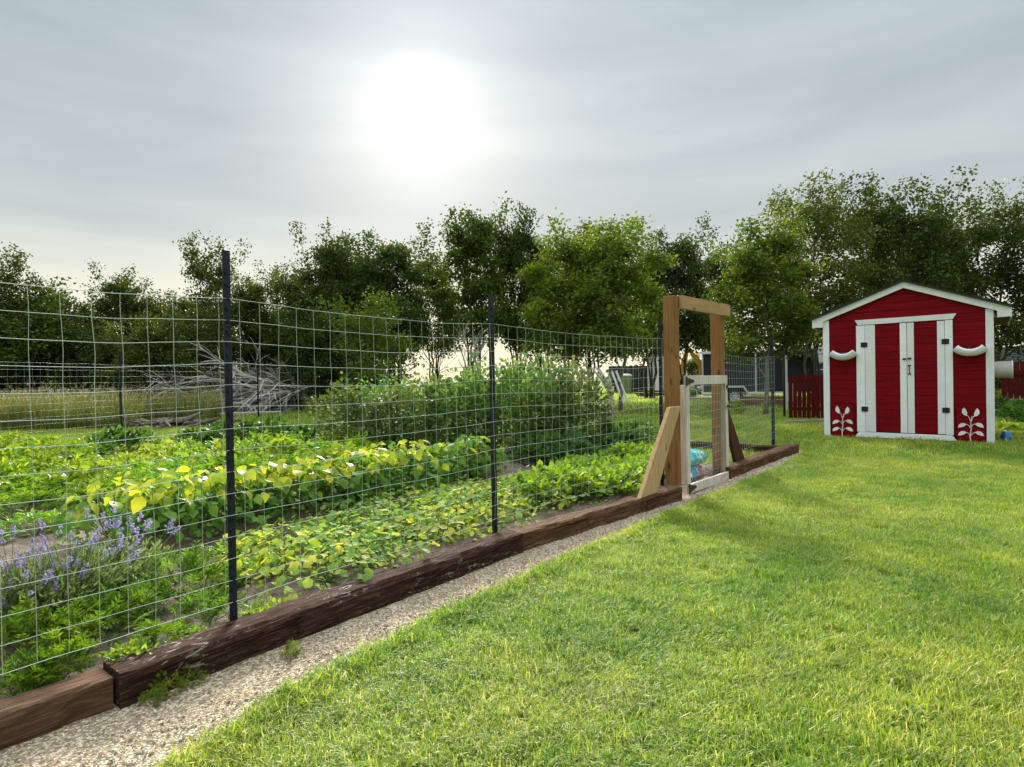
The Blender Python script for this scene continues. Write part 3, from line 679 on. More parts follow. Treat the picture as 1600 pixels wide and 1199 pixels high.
def view_points(D0, D1, dens, margin=1.12):
    """random ground points in the wedge of ground the photograph looks along"""
    n = int(dens*(D1*D1-D0*D0)*1600/2/FPX*margin); D = np.sqrt(rng.random(n)*(D1*D1-D0*D0)+D0*D0)
    lat = (rng.random(n)-.5)*1600/FPX*margin*D
    return np.stack([D*cth+lat*sth, D*sth-lat*cth], -1)
def is_lawn(x, y):
    if 13.2 < x < 15.8 and 0 < y < 2.7: return False
    if x < 10.55 and y > grass_edge(x) and y < 2.8: return False
    if x < 10.4 and 2.4 < y < 2.8: return False
    if -3.2 < x < 8.2+.5*nzv((y*.7, 1, 2)) and 2.7 < y < 9.8+.5*nzv((x*.7, 4, 2)): return False
    return True
def lawn_pts(D0, D1, dens, thr=None):
    P = view_points(D0, D1, dens); P = P[[is_lawn(x, y) for x, y in P]]
    keep = [nzv((x*.9, y*.9, 7))*.6+nzv((x*3.5, y*3.5, 2))*.5 > -.52+.25*random.random() for x, y in P]
    return P[keep]
def mk(P, smin, smax, tilt=.12, z=0.0):
    n = len(P); pts = np.column_stack([P, np.full(n, z)]); rot = np.column_stack([rng.normal(size=n)*tilt, rng.normal(size=n)*tilt, rng.random(n)*6.283])
    patch = np.array([1+.35*nzv((x*1.3, y*1.3, 20)) for x, y in P]); s_ = rng.uniform(smin, smax, n)
    return pts, rot, np.column_stack([s_, s_, s_*patch])
P = np.vstack([lawn_pts(1.6, 5.0, 820), lawn_pts(5.0, 9.0, 520)])
p1 = mk(P, .75, 1.25)
# longer fringe where the lawn meets the gravel and round the ties
Fx = rng.uniform(-1.5, 10.4, 2600); Fy = np.array([grass_edge(x) for x in Fx])-np.abs(rng.normal(size=len(Fx)))*.055+.012
p2 = mk(np.column_stack([Fx, Fy]), .9, 1.45, .3)
scatter('lawn_grass', np.vstack([p1[0], p2[0]]), np.vstack([p1[1], p2[1]]), np.vstack([p1[2], p2[2]]), lawn_kinds, 'fine bright green lawn grass with paler worn patches')
P = lawn_pts(9.0, 20, 130); p = mk(P, .75, 1.25); scatter('distant_lawn_grass', *p, far_kinds, 'mown grass round the shed and beyond the garden')
P = lawn_pts(20, 60, 9); p = mk(P, .8, 1.4); scatter('meadow_grass', *p, vfar_kinds, 'grass of the back yard in the distance')
# clover and plantain rosettes in the turf
g = G(); n = 26; a = rng.random(n)*6.283; r_ = .05*np.sqrt(rng.random(n)); g.tpl(T_OVATE, np.stack([r_*np.cos(a), r_*np.sin(a), rng.uniform(.012, .035, n)], -1), np.stack([np.cos(a), np.sin(a), rng.uniform(-.2, .4, n)], -1), rng.normal(size=(n, 3))*.4+np.array([0, 0, 1]), rng.uniform(.012, .024, n))
M_CLOV = leafmat('clover_leaf', (.06, .14, .03), (.12, .22, .05), .35, (1.4, 1.6, .6), .6); clov = g.mesh('clover', M_CLOV)
g = G(); n = 9; a = np.arange(n)*2.4; g.tpl(T_LANCE, np.zeros((n, 3))+np.array([0, 0, .01]), np.stack([np.cos(a), np.sin(a), rng.uniform(.1, .7, n)], -1), np.tile([[0, 0, 1.]], (n, 1)), rng.uniform(.05, .09, n)); plnt = g.mesh('plantain', M_CLOV)
P = lawn_pts(1.8, 11, 16); P = P[[nzv((x*.7, y*.7, 33)) > -.05 for x, y in P]]; p = mk(P, .5, 1.0, .1); scatter('lawn_weeds', *p, [clov, clov], 'clover and small broad leaved weeds in the turf')
# pebbles on the path and loose in the soil
def pebble(seed):
    g = G(); bm = __import__('bmesh').new(); __import__('bmesh').ops.create_icosphere(bm, subdivisions=1, radius=1)
    V = np.array([v.co[:] for v in bm.verts]); Fc = [[v.index for v in f.verts] for f in bm.faces]; bm.free()
    V *= (1+.22*rng.normal(size=len(V)))[:, None]*np.array([1, .75, .55]); g.add(V, [Fc]); return g.mesh('pebble', M_STONE)
peb = [pebble(k) for k in range(5)]
n = 15000; px_ = np.clip(-1.7+12*rng.random(n)**1.7, -1.7, 10.4); t_ = rng.random(n)
a_ = np.array([grass_edge(x) for x in px_])-.05; b_ = np.array([tie_front(x) for x in px_])+.0
py_ = a_+(b_-a_)*t_; pts = np.column_stack([px_, py_, np.full(n, .012)])
s_ = (.0030+.0065*rng.random(n)**3)*(1+px_/8)
scatter('path_gravel', pts, rng.random((n, 3))*6.28, np.column_stack([s_, s_, s_]), peb, 'loose tan pebbles along the timber ties')
n = 9000; xx = -2.8+10.5*rng.random(n)**1.5; yy = 2.85+6.5*rng.random(n)**1.6
pts = np.array([(x, y, soil_z(x, y)) for x, y in zip(xx, yy)]); s_ = .003+.011*rng.random(n)**3
M_CLOD = paint('soil_clod', (.21, .165, .13), .95, .3, bump=.8); objrand(M_CLOD, .5, 1.5)
clod = [m.copy() for m in peb]
for m in clod: m.materials[0] = M_CLOD
scatter('soil_crumbs', pts, rng.random((n, 3))*6.28, np.column_stack([s_, s_, s_]), clod, 'crumbs and chips of dry soil between the plants')

# ---------------------------------------------------------------- trees
L_DARK = leafmat('poplar_leaf_dark', (.030, .052, .013), (.070, .10, .022), .24, (1.5, 1.5, .5))
L_MID = leafmat('poplar_leaf', (.042, .070, .014), (.095, .125, .024), .28, (1.55, 1.5, .5), cpos=(.13, .14, .03))
L_LIGHT = leafmat('poplar_leaf_light', (.062, .110, .018), (.135, .195, .030), .34, (1.35, 1.6, .5), cpos=(.21, .21, .04))
def curve(p0, p1, bend, n=6):
    p0, p1 = np.asarray(p0, float), np.asarray(p1, float); t_ = np.linspace(0, 1, n)[:, None]
    mid = (p0+p1)/2+np.asarray(bend); return (1-t_)**2*p0+2*t_*(1-t_)*mid+t_**2*p1
def tree_meshes(name, H, R_, zb, stems, lobes, clus, lpc, lsize, leafm, barkm, topbias=1.0, wisps=6, spread=.35, sig=.20, squash=.8, egg=.55, trunk_r=.085, bare=0, widest=.45):
    bark = G(); crown = G(); allL = []
    st = []
    for k in range(stems):
        a = 6.283*k/stems+rng.random(); o_ = np.array([math.cos(a), math.sin(a), 0])*(spread*.5 if stems > 1 else 0)
        topz = H*(rng.uniform(.62, .9) if k else .9); tip = np.array([math.cos(a)*R_*rng.uniform(.1, .5), math.sin(a)*R_*rng.uniform(.1, .5), topz])
        if stems == 1: tip[:2] *= .3
        c = curve(o_, tip, (rng.normal()*.12*R_, rng.normal()*.12*R_, 0), 10); c[1:-1, :2] += rng.normal(size=(8, 2))*.035*R_
        rr = np.linspace(trunk_r*rng.uniform(.7, 1.1), .015, 10); rr[0] *= 1.35; bark.tube(c, rr, 7); st.append(c)
    def env(z):
        u = np.clip((z-zb)/(H-zb), 0, 1); return R_*np.clip(np.where(u < widest, .55+.45*np.sin(u/widest*np.pi/2), np.cos((u-widest)/(1-widest)*np.pi/2)**egg), .12, 1)
    for k in range(lobes):
        z = zb+(H-zb)*(.04+.88*((k+rng.random())/lobes)); e = float(env(z)); a = k*2.4+rng.normal()*.5; rr = e*rng.uniform(.25, .82)
        c = np.array([math.cos(a)*rr, math.sin(a)*rr, z]); lr = R_*rng.uniform(.26, .42)*(1 if z < H*.75 else .75)
        s_ = st[k % stems]; cand = s_[s_[:, 2] < max(z-.08*H, s_[1, 2])]; j0 = cand[-1] if len(cand) else s_[1]
        if rng.random() < .35 and len(cand) > 2: j0 = cand[-2]
        br = curve(j0, c, (0, 0, .12*R_*rng.normal()), 6); bark.tube(br, np.linspace(.035, .012, 6)*H/9, 5, False)
        m = clus; d = rdir(m, .15); rad_ = lr*(.35+.65*rng.random(m)**.6); cc = c+d*rad_[:, None]*np.array([1, 1, squash])
        for q in cc[::3]: bark.tube(curve(c, q, rng.normal(size=3)*.06, 4), [.012*H/9, .009*H/9, .006*H/9, .004*H/9], 3, False)
        allL.append(cc)
    cl_ = np.vstack(allL)
    for k in range(wisps):    # thin leafy shoots standing out of the top
        a = rng.random()*6.283; rr = R_*rng.uniform(0, .75); z = zb+(H-zb)*rng.uniform(.72, .95)
        p0 = np.array([math.cos(a)*rr, math.sin(a)*rr, z]); p1 = p0+np.array([math.cos(a)*.2*R_*rng.random(), math.sin(a)*.2*R_*rng.random(), R_*rng.uniform(.25, .6)])
        c = curve(p0, p1, rng.normal(size=3)*.05*R_, 7); bark.tube(c, np.linspace(.014, .004, 7)*H/9, 4, False)
        cl_ = np.vstack([cl_, c[2::2]+rng.normal(size=c[2::2].shape)*.03])
    n = len(cl_)*lpc; pos = np.repeat(cl_, lpc, 0)+rng.normal(size=(n, 3))*sig*np.array([1, 1, .75])
    hue = np.repeat(rng.random(len(cl_))*.55, lpc)+rng.random(n)*.4
    crown.tpl(T_DIA, pos, rdir(n, -.25), rdir(n, .7), lsize*rng.uniform(.65, 1.25, n), hue)
    for k in range(bare):
        a = rng.random()*6.283; z = rng.uniform(zb*.5, H*.7); p1 = np.array([math.cos(a)*R_*.9, math.sin(a)*R_*.9, z+rng.uniform(-.1, .5)])
        bark.tube(curve(st[0][2], p1, rng.normal(size=3)*.15, 7), np.linspace(.02, .004, 7)*H/9, 4, False)
    return bark.mesh('trunk', barkm, True), crown.mesh('crown', leafm)
TV = {}
def tv(key, *a, **k): TV[key] = (tree_meshes(key, *a, **k), a[0])
#        H    R    zb  stems lobes clus lpc size
tv('A', 10.0, 2.5, 3.0, 4, 26, 15, 46, .17, L_DARK, M_BARK, wisps=9, sig=.24)
tv('B', 10.0, 2.3, 3.3, 5, 24, 14, 44, .17, L_MID, M_BARK, wisps=14, sig=.24, bare=5)
tv('C', 9.0, 2.4, 2.8, 2, 18, 11, 30, .16, L_DARK, M_BARK, wisps=22, sig=.20, bare=4)
tv('D', 7.0, 1.8, 2.2, 1, 24, 15, 46, .125, L_LIGHT, M_BARKP, wisps=10, sig=.18, trunk_r=.07)
tv('E', 9.0, 2.6, 2.4, 3, 27, 14, 42, .135, L_MID, M_BARK, wisps=16, sig=.20)
tv('F', 3.6, 1.9, .25, 6, 22, 16, 44, .11, L_MID, M_BARK, wisps=10, sig=.16, trunk_r=.03, widest=.3)
tv('G', 3.2, 1.7, .3, 7, 14, 10, 34, .11, L_LIGHT, M_BARK, wisps=14, sig=.16, trunk_r=.025, bare=18, widest=.35)
tv('K', 4.2, 2.4, .0, 4, 40, 22, 48, .10, L_DARK, M_BARK, wisps=8, sig=.16, trunk_r=.04, widest=.35)
def plant_tree(key, px, D, ytop, label, cat='tree', group=None, wide=1.0, col=None, rz=None, name='poplar_tree', dz=0, lean=0):
    (tr, cr), H0 = TV[key]; H = zat(px, ytop, D); s_ = H/H0*(.86 if px > 1230 else (.91 if px < 460 else .95)); x, y = spot(px, D)
    o = thing(name, label, cat, (x, y, dz), group, rng.random()*6.28 if rz is None else rz); o.scale = (s_*wide*1.14, s_*wide*1.14, s_); o.rotation_euler.y = lean
    t_ = link('trunk', tr, o); c = link('crown', cr, o)
    if col: c.color = (*col, 1)
    return o
GB = 'trees of the shelterbelt behind the garden'
plant_tree('K', 38, 26.0, 445, 'dense dark rounded shrub at the left edge behind the tall weeds', 'shrub', None, 1.15, (1.2, 1.2, .8), 0.4, 'large_shrub')
plant_tree('C', 8, 25, 395, 'thin topped tree rising behind the dense shrub at the left edge', group=GB, wide=.8, rz=1)
plant_tree('C', 75, 30, 450, 'sparse bare topped small tree just right of the dense left shrub', group=GB, wide=.7, rz=3)
plant_tree('A', 190, 29, 418, 'rounded dark tree with a small topknot left of the nearest steel post', group=GB, wide=.95, rz=2)
plant_tree('A', 262, 30, 462, 'low dark tree filling the gap left of the nearest steel post', group=GB, wide=1.0, rz=4)
plant_tree('C', 335, 27, 378, 'airy see-through tree crown directly behind the nearest steel post', group=GB, wide=.82, rz=5)
plant_tree('B', 395, 29, 425, 'yellowish green tree just right of the nearest steel post', group=GB, wide=.9, col=(1.1, 1.1, .8), rz=.5)
plant_tree('C', 448, 33, 415, 'thin tree crown in the low dip of the tree line', group=GB, wide=.8, rz=2.2)
plant_tree('A', 520, 30, 366, 'tall tree with ragged crown right of the dip in the tree line', group=GB, wide=.85, rz=1.3)
plant_tree('A', 618, 29, 368, 'broad dark green domed tree left of the second steel post', group=GB, wide=1.0, col=(.95, 1.05, 1.1), rz=3.2)
plant_tree('B', 742, 30, 332, 'tallest ragged tree standing above the second steel post', group=GB, wide=.92, col=(.85, .95, .8), rz=.2)
plant_tree('A', 808, 31, 338, 'tall dark tree just right of the second steel post', group=GB, wide=.75, rz=5.2)
plant_tree('B', 680, 36, 395, 'slim multi stemmed tree in the gap left of the second steel post', group=GB, wide=.8, rz=4.2)
plant_tree('D', 890, 22, 366, 'yellow green poplar with low branches over the raspberry bushes', group=GB, wide=1.05, col=(1.15, 1.0, .8), rz=1.1)
plant_tree('D', 968, 21, 352, 'light green poplar left of the gate frame', group=GB, wide=1.12, rz=3.9)
plant_tree('B', 850, 34, 385, 'bare stemmed tree behind the yellow green poplar', group=GB, wide=.9, rz=2.9)
plant_tree('B', 925, 34, 355, 'tall tree whose tips show above the yellow green poplar', group=GB, wide=.9, rz=.9)
plant_tree('A', 1065, 31, 362, 'dark tree directly above the gate lintel', group=GB, wide=.85, rz=2.6)
plant_tree('A', 1120, 36, 385, 'dark tree behind the right post of the gate frame', group=GB, wide=.8, rz=.1)
plant_tree('D', 1196, 18.5, 348, 'young poplar with a pale straight trunk beside the far corner post', group=GB, wide=1.1, col=(.85, .82, .8), rz=2)
plant_tree('E', 1275, 24, 264, 'big spreading tree left of the red shed roof', group=GB, wide=.95, col=(.85, .85, .8), rz=.3)
plant_tree('E', 1372, 25, 266, 'tall tree behind the left roof slope of the red shed', group=GB, wide=.9, col=(.72, .78, .75), rz=2.1)
plant_tree('C', 1445, 24, 272, 'wispy tree with bare tips behind the red shed ridge', group=GB, wide=1.0, rz=3.3)
plant_tree('E', 1552, 24, 286, 'dark tree behind the right roof slope of the red shed', group=GB, wide=.9, col=(.68, .78, .75), rz=4.4)
plant_tree('E', 1655, 24, 270, 'dark tree at the right edge of the picture', group=GB, wide=.95, col=(.7, .78, .75), rz=5.5)
plant_tree('A', 1465, 29, 330, 'dense dark tree filling in low behind the shed ridge', group=GB, wide=1.1, rz=1.5)
GU = 'shrubs at the foot of the shelterbelt'
for (px, D, yt, key, lab, col) in ((150, 25, 520, 'F', 'dark green shrub under the trees left of the far fence post', (.8, .85, .8)), (250, 25, 500, 'F', 'round shrub behind the left end of the brush pile', (.9, .9, .8)),
        (325, 29, 500, 'F', 'shrub rising behind the brush pile beside the nearest post', (.7, .8, .7)), (425, 29, 490, 'F', 'dark shrub above the right half of the brush pile', (.75, .8, .7)), (500, 27, 500, 'F', 'dark shrub right of the brush pile', (.6, .7, .6)),
        (585, 22, 487, 'G', 'yellowish shrub with bare grey twigs left of the raspberries', (.9, .85, .8)),
        (545, 30, 520, 'F', 'low dark shrub behind the twiggy yellowish shrub', (.6, .7, .6)), (1085, 44, 560, 'F', 'low shrub far behind the gate', (.8, .9, .7)),
        (70, 26, 520, 'F', 'shrub in shade behind the dense left shrub', (.6, .7, .6)), (1500, 22, 500, 'F', 'dark shrub behind the right half of the shed', (.7, .7, .5))):
    plant_tree(key, px, D, yt, lab, 'shrub', GU, 1.0, col, None, 'shrub')
for kq, (px, D, yt, key, col) in enumerate(((150, 32, 468, 'A', (1.2, 1.05, .8)), (228, 33, 458, 'B', (1.1, 1.0, .8)), (300, 31, 450, 'A', (1.2, 1.05, .8)), (480, 32, 425, 'A', (1.1, 1.0, .85)), (568, 32, 398, 'B', (1.2, 1.05, .8)),
        (1015, 33, 385, 'A', (1.1, 1, .8)), (1410, 28, 300, 'A', (.85, .85, .8)))):
    plant_tree(key, px, D, yt, 'background tree '+['above the left half of the dense left shrub', 'just left of the topknot tree', 'left of the airy crown by the nearest post', 'in the dip right of the nearest post', 'between two tall crowns left of centre', 'between the light green poplar and the gate', 'behind the left roof slope'][kq].replace('filler ', ''), group=GB, wide=1.15, col=col)
# bleached dead tree by the second post
def dead_branching(g, p, d, L_, r_, depth, n_child=3, droop=0):
    pts = [np.array(p, float)]; dd_ = np.array(d, float); k = 6
    for q in range(k):
        dd_ = dd_+rng.normal(size=3)*np.array([.16, .16, .16 if droop == 0 else .10])+np.array([0, 0, droop]); dd_ /= np.linalg.norm(dd_); pts.append(pts[-1]+dd_*L_/k)
    pts = np.array(pts); g.tube(pts, np.linspace(r_, r_*.3, k+1), 5 if depth else 4, False)
    if depth > 0:
        for c in range(n_child):
            j = rng.integers(1, k); e = (pts[j+1]-pts[j]); e /= np.linalg.norm(e); e = e+rng.normal(size=3)*.55; e /= np.linalg.norm(e)
            dead_branching(g, pts[j], e, L_*rng.uniform(.4, .7), r_*.5, depth-1, n_child, droop)
x, y = spot(752, 25.5)
DT = thing('dead_tree', 'bleached leafless dead tree beside the second steel post', 'tree', (x, y, 0)); DT.scale = (.85, .85, .78)
g = G(); g.tube([(0, 0, 0), (.03, .02, .8), (.0, .05, 1.6), (-.1, .05, 2.3)], [.10, .085, .07, .055], 7); g.build('trunk', M_DEAD, DT, True)
for (dx, dy, dz, l) in ((-.25, .15, 1, 2.6), (.12, -.1, 1, 2.2), (-.7, .4, .8, 2.2), (-.95, .5, .35, 1.8)):
    g = G(); dead_branching(g, (-.05, .05, rng.uniform(1.5, 2.3)), (dx, dy, dz), l, .045, 2, 4); g.build('branch', M_DEAD, DT, True)

# ---------------------------------------------------------------- garden plants
ORD = ['leftmost', 'second', 'third', 'fourth', 'fifth', 'sixth', 'seventh', 'eighth', 'ninth', 'tenth', 'eleventh', 'twelfth', 'thirteenth', 'fourteenth', 'fifteenth', 'sixteenth', 'seventeenth', 'eighteenth', 'nineteenth', 'twentieth']
def nth(k): return ORD[k]+('' if k == 0 else ' from the left')
def gp(px, py, z=.08):
    """the place at height z that the photograph shows at this pixel"""
    d = FW+RI*((px-800)/FPX)+UP*((599.5-py)/FPX); k = (z-CAMZ)/d.z; return d.x*k, d.y*k
L_BEAN = leafmat('bean_leaf', (.06, .16, .035), (.14, .26, .045), .36, (1.7, 1.6, .6), .6)
L_BEANY = leafmat('bean_leaf_yellowing', (.22, .34, .03), (.42, .45, .04), .42, (1.5, 1.4, .7), .42)
L_MELON = leafmat('melon_leaf', (.12, .24, .05), (.27, .37, .08), .38, (1.6, 1.5, .7), .7, cpos=(.44, .42, .09))
L_POT = leafmat('potato_leaf', (.085, .18, .025), (.21, .31, .04), .42, (1.8, 1.6, .6), .45)
L_POTD = leafmat('dark_vegetable_leaf', (.035, .10, .025), (.085, .17, .04), .35, (1.7, 1.6, .6), .45)
L_FEAT = leafmat('feathery_leaf', (.045, .10, .022), (.11, .19, .035), .38, (1.7, 1.6, .6), .5)
L_RASP = leafmat('raspberry_leaf', (.050, .12, .035), (.13, .20, .06), .30, (1.5, 1.5, .6), .5, cpos=(.22, .29, .11))
L_LAV = leafmat('lavender_leaf', (.12, .19, .07), (.24, .32, .12), .25, (1.3, 1.3, .8), .6)
L_LAVF = leafmat('lavender_flower', (.19, .16, .32), (.36, .33, .50), .3, (1.1, 1.1, 1.3), .6)
L_STEM = leafmat('green_stem', (.10, .17, .05), (.17, .23, .07), .15, (1.4, 1.4, .6), .5)
L_YEL = leafmat('yellow_petal', (.62, .52, .05), (.75, .66, .14), .4, (1.2, 1.1, .6), .5)
L_WEED = leafmat('dry_weed_leaf', (.10, .15, .03), (.22, .24, .06), .4, (1.5, 1.5, .7), .6, cpos=(.34, .28, .12))
L_SEED = leafmat('pale_seed_head', (.42, .34, .22), (.62, .54, .40), .4, (1.2, 1.1, .9), .8)

def leaf_meshes(tp, mat, name, k=4, amp=.05):
    out_ = []
    for q in range(k):
        v, f = tp; v = v.copy(); bend = rng.uniform(-.16, .05); v[:, 2] += bend*v[:, 0]**2+amp*.6*np.sin(v[:, 1]*9+q)*v[:, 0]; v[:, 1] *= rng.uniform(.88, 1.1)
        g = G(); g.add(v, f, 0.0); out_.append(g.mesh(name, mat, True))
    return out_
LM_BEAN = leaf_meshes(T_OVATE, L_BEAN, 'leaf'); LM_BEANY = leaf_meshes(T_OVATE, L_BEANY, 'leaf'); LM_MEL = leaf_meshes(T_LOBED, L_MELON, 'leaf')
def frame(d, n_):
    d = Vector(d).normalized(); n_ = Vector(n_); b = n_.cross(d)
    b = b.normalized() if b.length > 1e-4 else Vector((0, 1, 0)).cross(d).normalized()
    c = d.cross(b); return Matrix((d, b, c)).transposed().to_4x4()
def leafy_plant(name, label, cat, x, y, z, meshes, nl, r_, h, lsize, group, droop=.5, topmesh=None, top_frac=0.0, stemmat=None, low=.25, flat=False, col=None, fill=None):
    """a plant whose leaves are objects of their own"""
    o = thing(name, label, cat, (x, y, z), group); g = G()
    for k in range(nl):
        a = k*2.39996+rng.normal()*.3; u = (k+.5)/nl; rr = r_*math.sqrt(u)*rng.uniform(.8, 1.1)
        zz = h*(1-(.55 if not flat else .25)*u**1.6)*rng.uniform(low if k % 3 == 0 else .72, 1.05)
        p = Vector((rr*math.cos(a), rr*math.sin(a), zz))
        d = Vector((math.cos(a)+rng.normal()*.35, math.sin(a)+rng.normal()*.35, -droop*rng.uniform(.2, 1.4)*(.4+u)))
        nn = Vector((rng.normal()*.55+d.x*.5, rng.normal()*.55+d.y*.5, 1))
        mset = topmesh if (topmesh and zz > h*.62 and rng.random() < top_frac) else meshes
        lf_ = link('leaf', mset[rng.integers(len(mset))], o); s_ = lsize*rng.uniform(.65, 1.25)
        lf_.matrix_local = Matrix.Translation(p) @ frame(d, nn) @ Matrix.Scale(s_, 4)
        if col is not None: lf_.color = (*col, 1)
        q = p-Vector((0, 0, .0)); base = (rng.normal()*.02, rng.normal()*.02, 0)
        if k % 2 == 0: g.tube(curve(base, q, (rr*.25*math.cos(a), rr*.25*math.sin(a), h*.15), 4), [.004, .003, .0025, .002], 4, False)
    g.build('stems', stemmat or L_STEM, o)
    if fill:     # small inner leaves too crowded to tell apart
        n = 170; a = rng.random(n)*6.283; rr = r_*np.sqrt(rng.random(n))*1.05; zz = h*rng.random(n)*np.sqrt(np.clip(1-(rr/r_/1.1)**2, .05, 1))*.9+.012
        g = G(); g.tpl(T_OVATE, np.stack([rr*np.cos(a), rr*np.sin(a), zz], -1), np.stack([np.cos(a)+rng.normal(size=n)*.6, np.sin(a)+rng.normal(size=n)*.6, rng.normal(size=n)*.5-.2], -1), rng.normal(size=(n, 3))*.5+np.array([0, 0, 1]), lsize*rng.uniform(.35, .65, n))
        f_ = g.build('inner_foliage', fill, o); f_['kind'] = 'stuff'
        if col is not None: f_.color = (*col, 1)
    return o
nb = 0
def pick(lst): return lst[rng.integers(len(lst))]
GBN = 'bush bean plants in the heaped row'
for (yy, xa, xb, stp) in ((4.93, 1.95, 5.7, .27), (5.35, 1.75, 4.9, .33)):
    for kq, x in enumerate(np.arange(xa, xb, stp)):
        yv = float(np.clip(1.1-.22*(x-1.7), .3, .85)) if yy < 5.2 else float(np.clip(1.0-.12*(x-1.7), .5, .9))
        X_, Y_ = x+rng.normal()*.03, yy-.12+rng.normal()*.04
        leafy_plant('bean_plant', '%s bean plant %s in the %s line of the heaped row' % ('yellow topped' if yv > .6 else 'mostly green', nth(kq), 'front' if yy < 5.2 else 'rear'), 'bean plant', X_, Y_, soil_z(X_, Y_)-.01, LM_BEAN, 44, .32, .45, .112, GBN, 1.1, LM_BEANY, yv, fill=L_BEAN)
for kq, (px, py) in enumerate(((560, 748), (600, 742), (640, 735))):
    X_, Y_ = gp(px, py); leafy_plant('bean_plant', 'yellowed bean plant behind the heaped bean row, %s of three' % ORD[kq], 'bean plant', X_, Y_, .08, LM_BEANY, 24, .22, .38, .10, 'yellowed bean plants behind the row', .8)
SEEN = {}
def uniq(lab, x):
    if lab in SEEN:
        o, x0 = SEEN[lab]; far = x > x0; SEEN[lab] = (o, max(x, x0)); lab2 = lab+(', further right' if far else ', further left')
        while lab2 in SEEN: lab2 += ' still'
        SEEN[lab2] = (None, x); return lab2
    SEEN[lab] = (None, x); return lab
GML = 'melon vines sprawling behind the timber ties'
for kq, (X_, Y_) in enumerate([(2.05, 3.35), (2.3, 3.75), (2.6, 3.1), (2.75, 3.55), (2.95, 4.0), (3.2, 3.12), (3.3, 3.6), (3.6, 4.05), (3.8, 3.2), (3.9, 3.65), (4.25, 3.95), (4.4, 3.25), (4.6, 3.65), (4.95, 3.15), (5.1, 3.55), (5.5, 3.2), (5.6, 3.65), (3.35, 4.38), (3.85, 4.36), (4.3, 4.38), (4.75, 4.3), (4.7, 3.98), (5.2, 3.95), (2.1, 3.05), (2.5, 3.42), (3.0, 3.32), (3.55, 3.4), (4.1, 3.42), (3.0, 3.78), (4.2, 3.68), (4.75, 3.4), (2.55, 3.9)]):
    ci_ = int(rng.integers(4)); c = [(1, 1, 1), (1.25, 1.15, .9), (.8, .95, 1.05), (1.4, 1.2, .6)][ci_]
    mlab = '%s melon vine %s, %s' % (['mid green', 'pale', 'bluish green', 'yellowing'][ci_], 'against the timber ties' if Y_ < 3.4 else ('mid patch' if Y_ < 3.8 else 'on the bean row side'), 'near the nearest steel post' if X_ < 2.5 else ('between the two nearest steel posts' if X_ < 3.3 else ('beside the second steel post' if X_ < 4.0 else ('just past the second steel post' if X_ < 4.7 else 'near the gate brace'))))
    leafy_plant('melon_vine', uniq(mlab, X_), 'vine', X_+rng.normal()*.04, Y_+.09+rng.normal()*.04, soil_z(X_, Y_)-.01, LM_MEL, 62, .38, .17, .062, GML, .45, low=.35, flat=True, col=c, fill=L_MELON)

def bush_mesh(tp, mats, n, R_, h, ls, zlow=.12, up=.5, stems=10, dome=1.0, clumpy=8, flowers=None, aniso=1.0):
    """joined foliage of a small plant: clumps of leaves on thin stems"""
    g = G(); s_ = G()
    a = rng.random(clumpy*3)*6.28; rr = R_*np.sqrt(rng.random(clumpy*3))*.85; cz = h*(zlow+(1-zlow)*rng.random(clumpy*3)**.7*np.sqrt(np.clip(1-(rr/R_)**2*dome, .05, 1)))
    cc = np.stack([rr*np.cos(a), rr*np.sin(a), cz], -1)
    idx = rng.integers(0, len(cc), n); pos = cc[idx]+rng.normal(size=(n, 3))*np.array([.16*R_, .16*R_, .09*h]); pos[:, 2] = np.abs(pos[:, 2])+.01
    d = pos-np.array([0, 0, h*.25]); d /= np.linalg.norm(d, axis=1)[:, None]+1e-6; d = d+rng.normal(size=(n, 3))*.55; d[:, 2] += up*.5-.25
    g.tpl(tp, pos, d, rng.normal(size=(n, 3))*.45+np.array([0, 0, 1]), ls*rng.uniform(.6, 1.25, n), (rng.random(len(cc))*.5)[idx]+rng.random(n)*.45)
    for q in cc[:stems]: s_.tube(curve((rng.normal()*.03, rng.normal()*.03, 0), q, (q[0]*.3, q[1]*.3, 0), 5), [.006, .005, .004, .003, .002], 4, False)
    return g.mesh('foliage', mats), s_.mesh('stems', L_STEM)
def put(kind, name, label, cat, x, y, z, s_, group, col=None, sz=None):
    o = thing(name, label, cat, (x, y, z), group, rng.random()*6.28); o.scale = (s_, s_, sz or s_)
    f = link('foliage', kind[0], o); link('stems', kind[1], o)
    if col: f.color = (*col, 1)
    return o
K_POT = [bush_mesh(T_OVATE, L_POT, 330, .36, .50, .085) for _ in range(3)]
K_POTL = [bush_mesh(T_LANCE, L_POT, 520, .34, .48, .10, up=.9) for _ in range(2)]
K_DARK = [bush_mesh(T_OVATE, L_POTD, 300, .36, .42, .09) for _ in range(2)]
K_FEAT = [bush_mesh(T_FEATHER, L_FEAT, 150, .21, .20, .11, up=.9, stems=14, zlow=.2) for _ in range(3)]
K_FEATT = [bush_mesh(T_FEATHER, L_POT, 240, .36, .52, .14, up=.8, zlow=.2) for _ in range(2)]
K_RASP = [bush_mesh(T_OVATE, L_RASP, 1500, .62, 1.25, .075, zlow=.05, up=.35, clumpy=22, stems=30, dome=.75) for _ in range(3)]
K_STRAW = [bush_mesh(T_OVATE, L_POT, 260, .36, .24, .075, zlow=.35, dome=.6) for _ in range(2)]
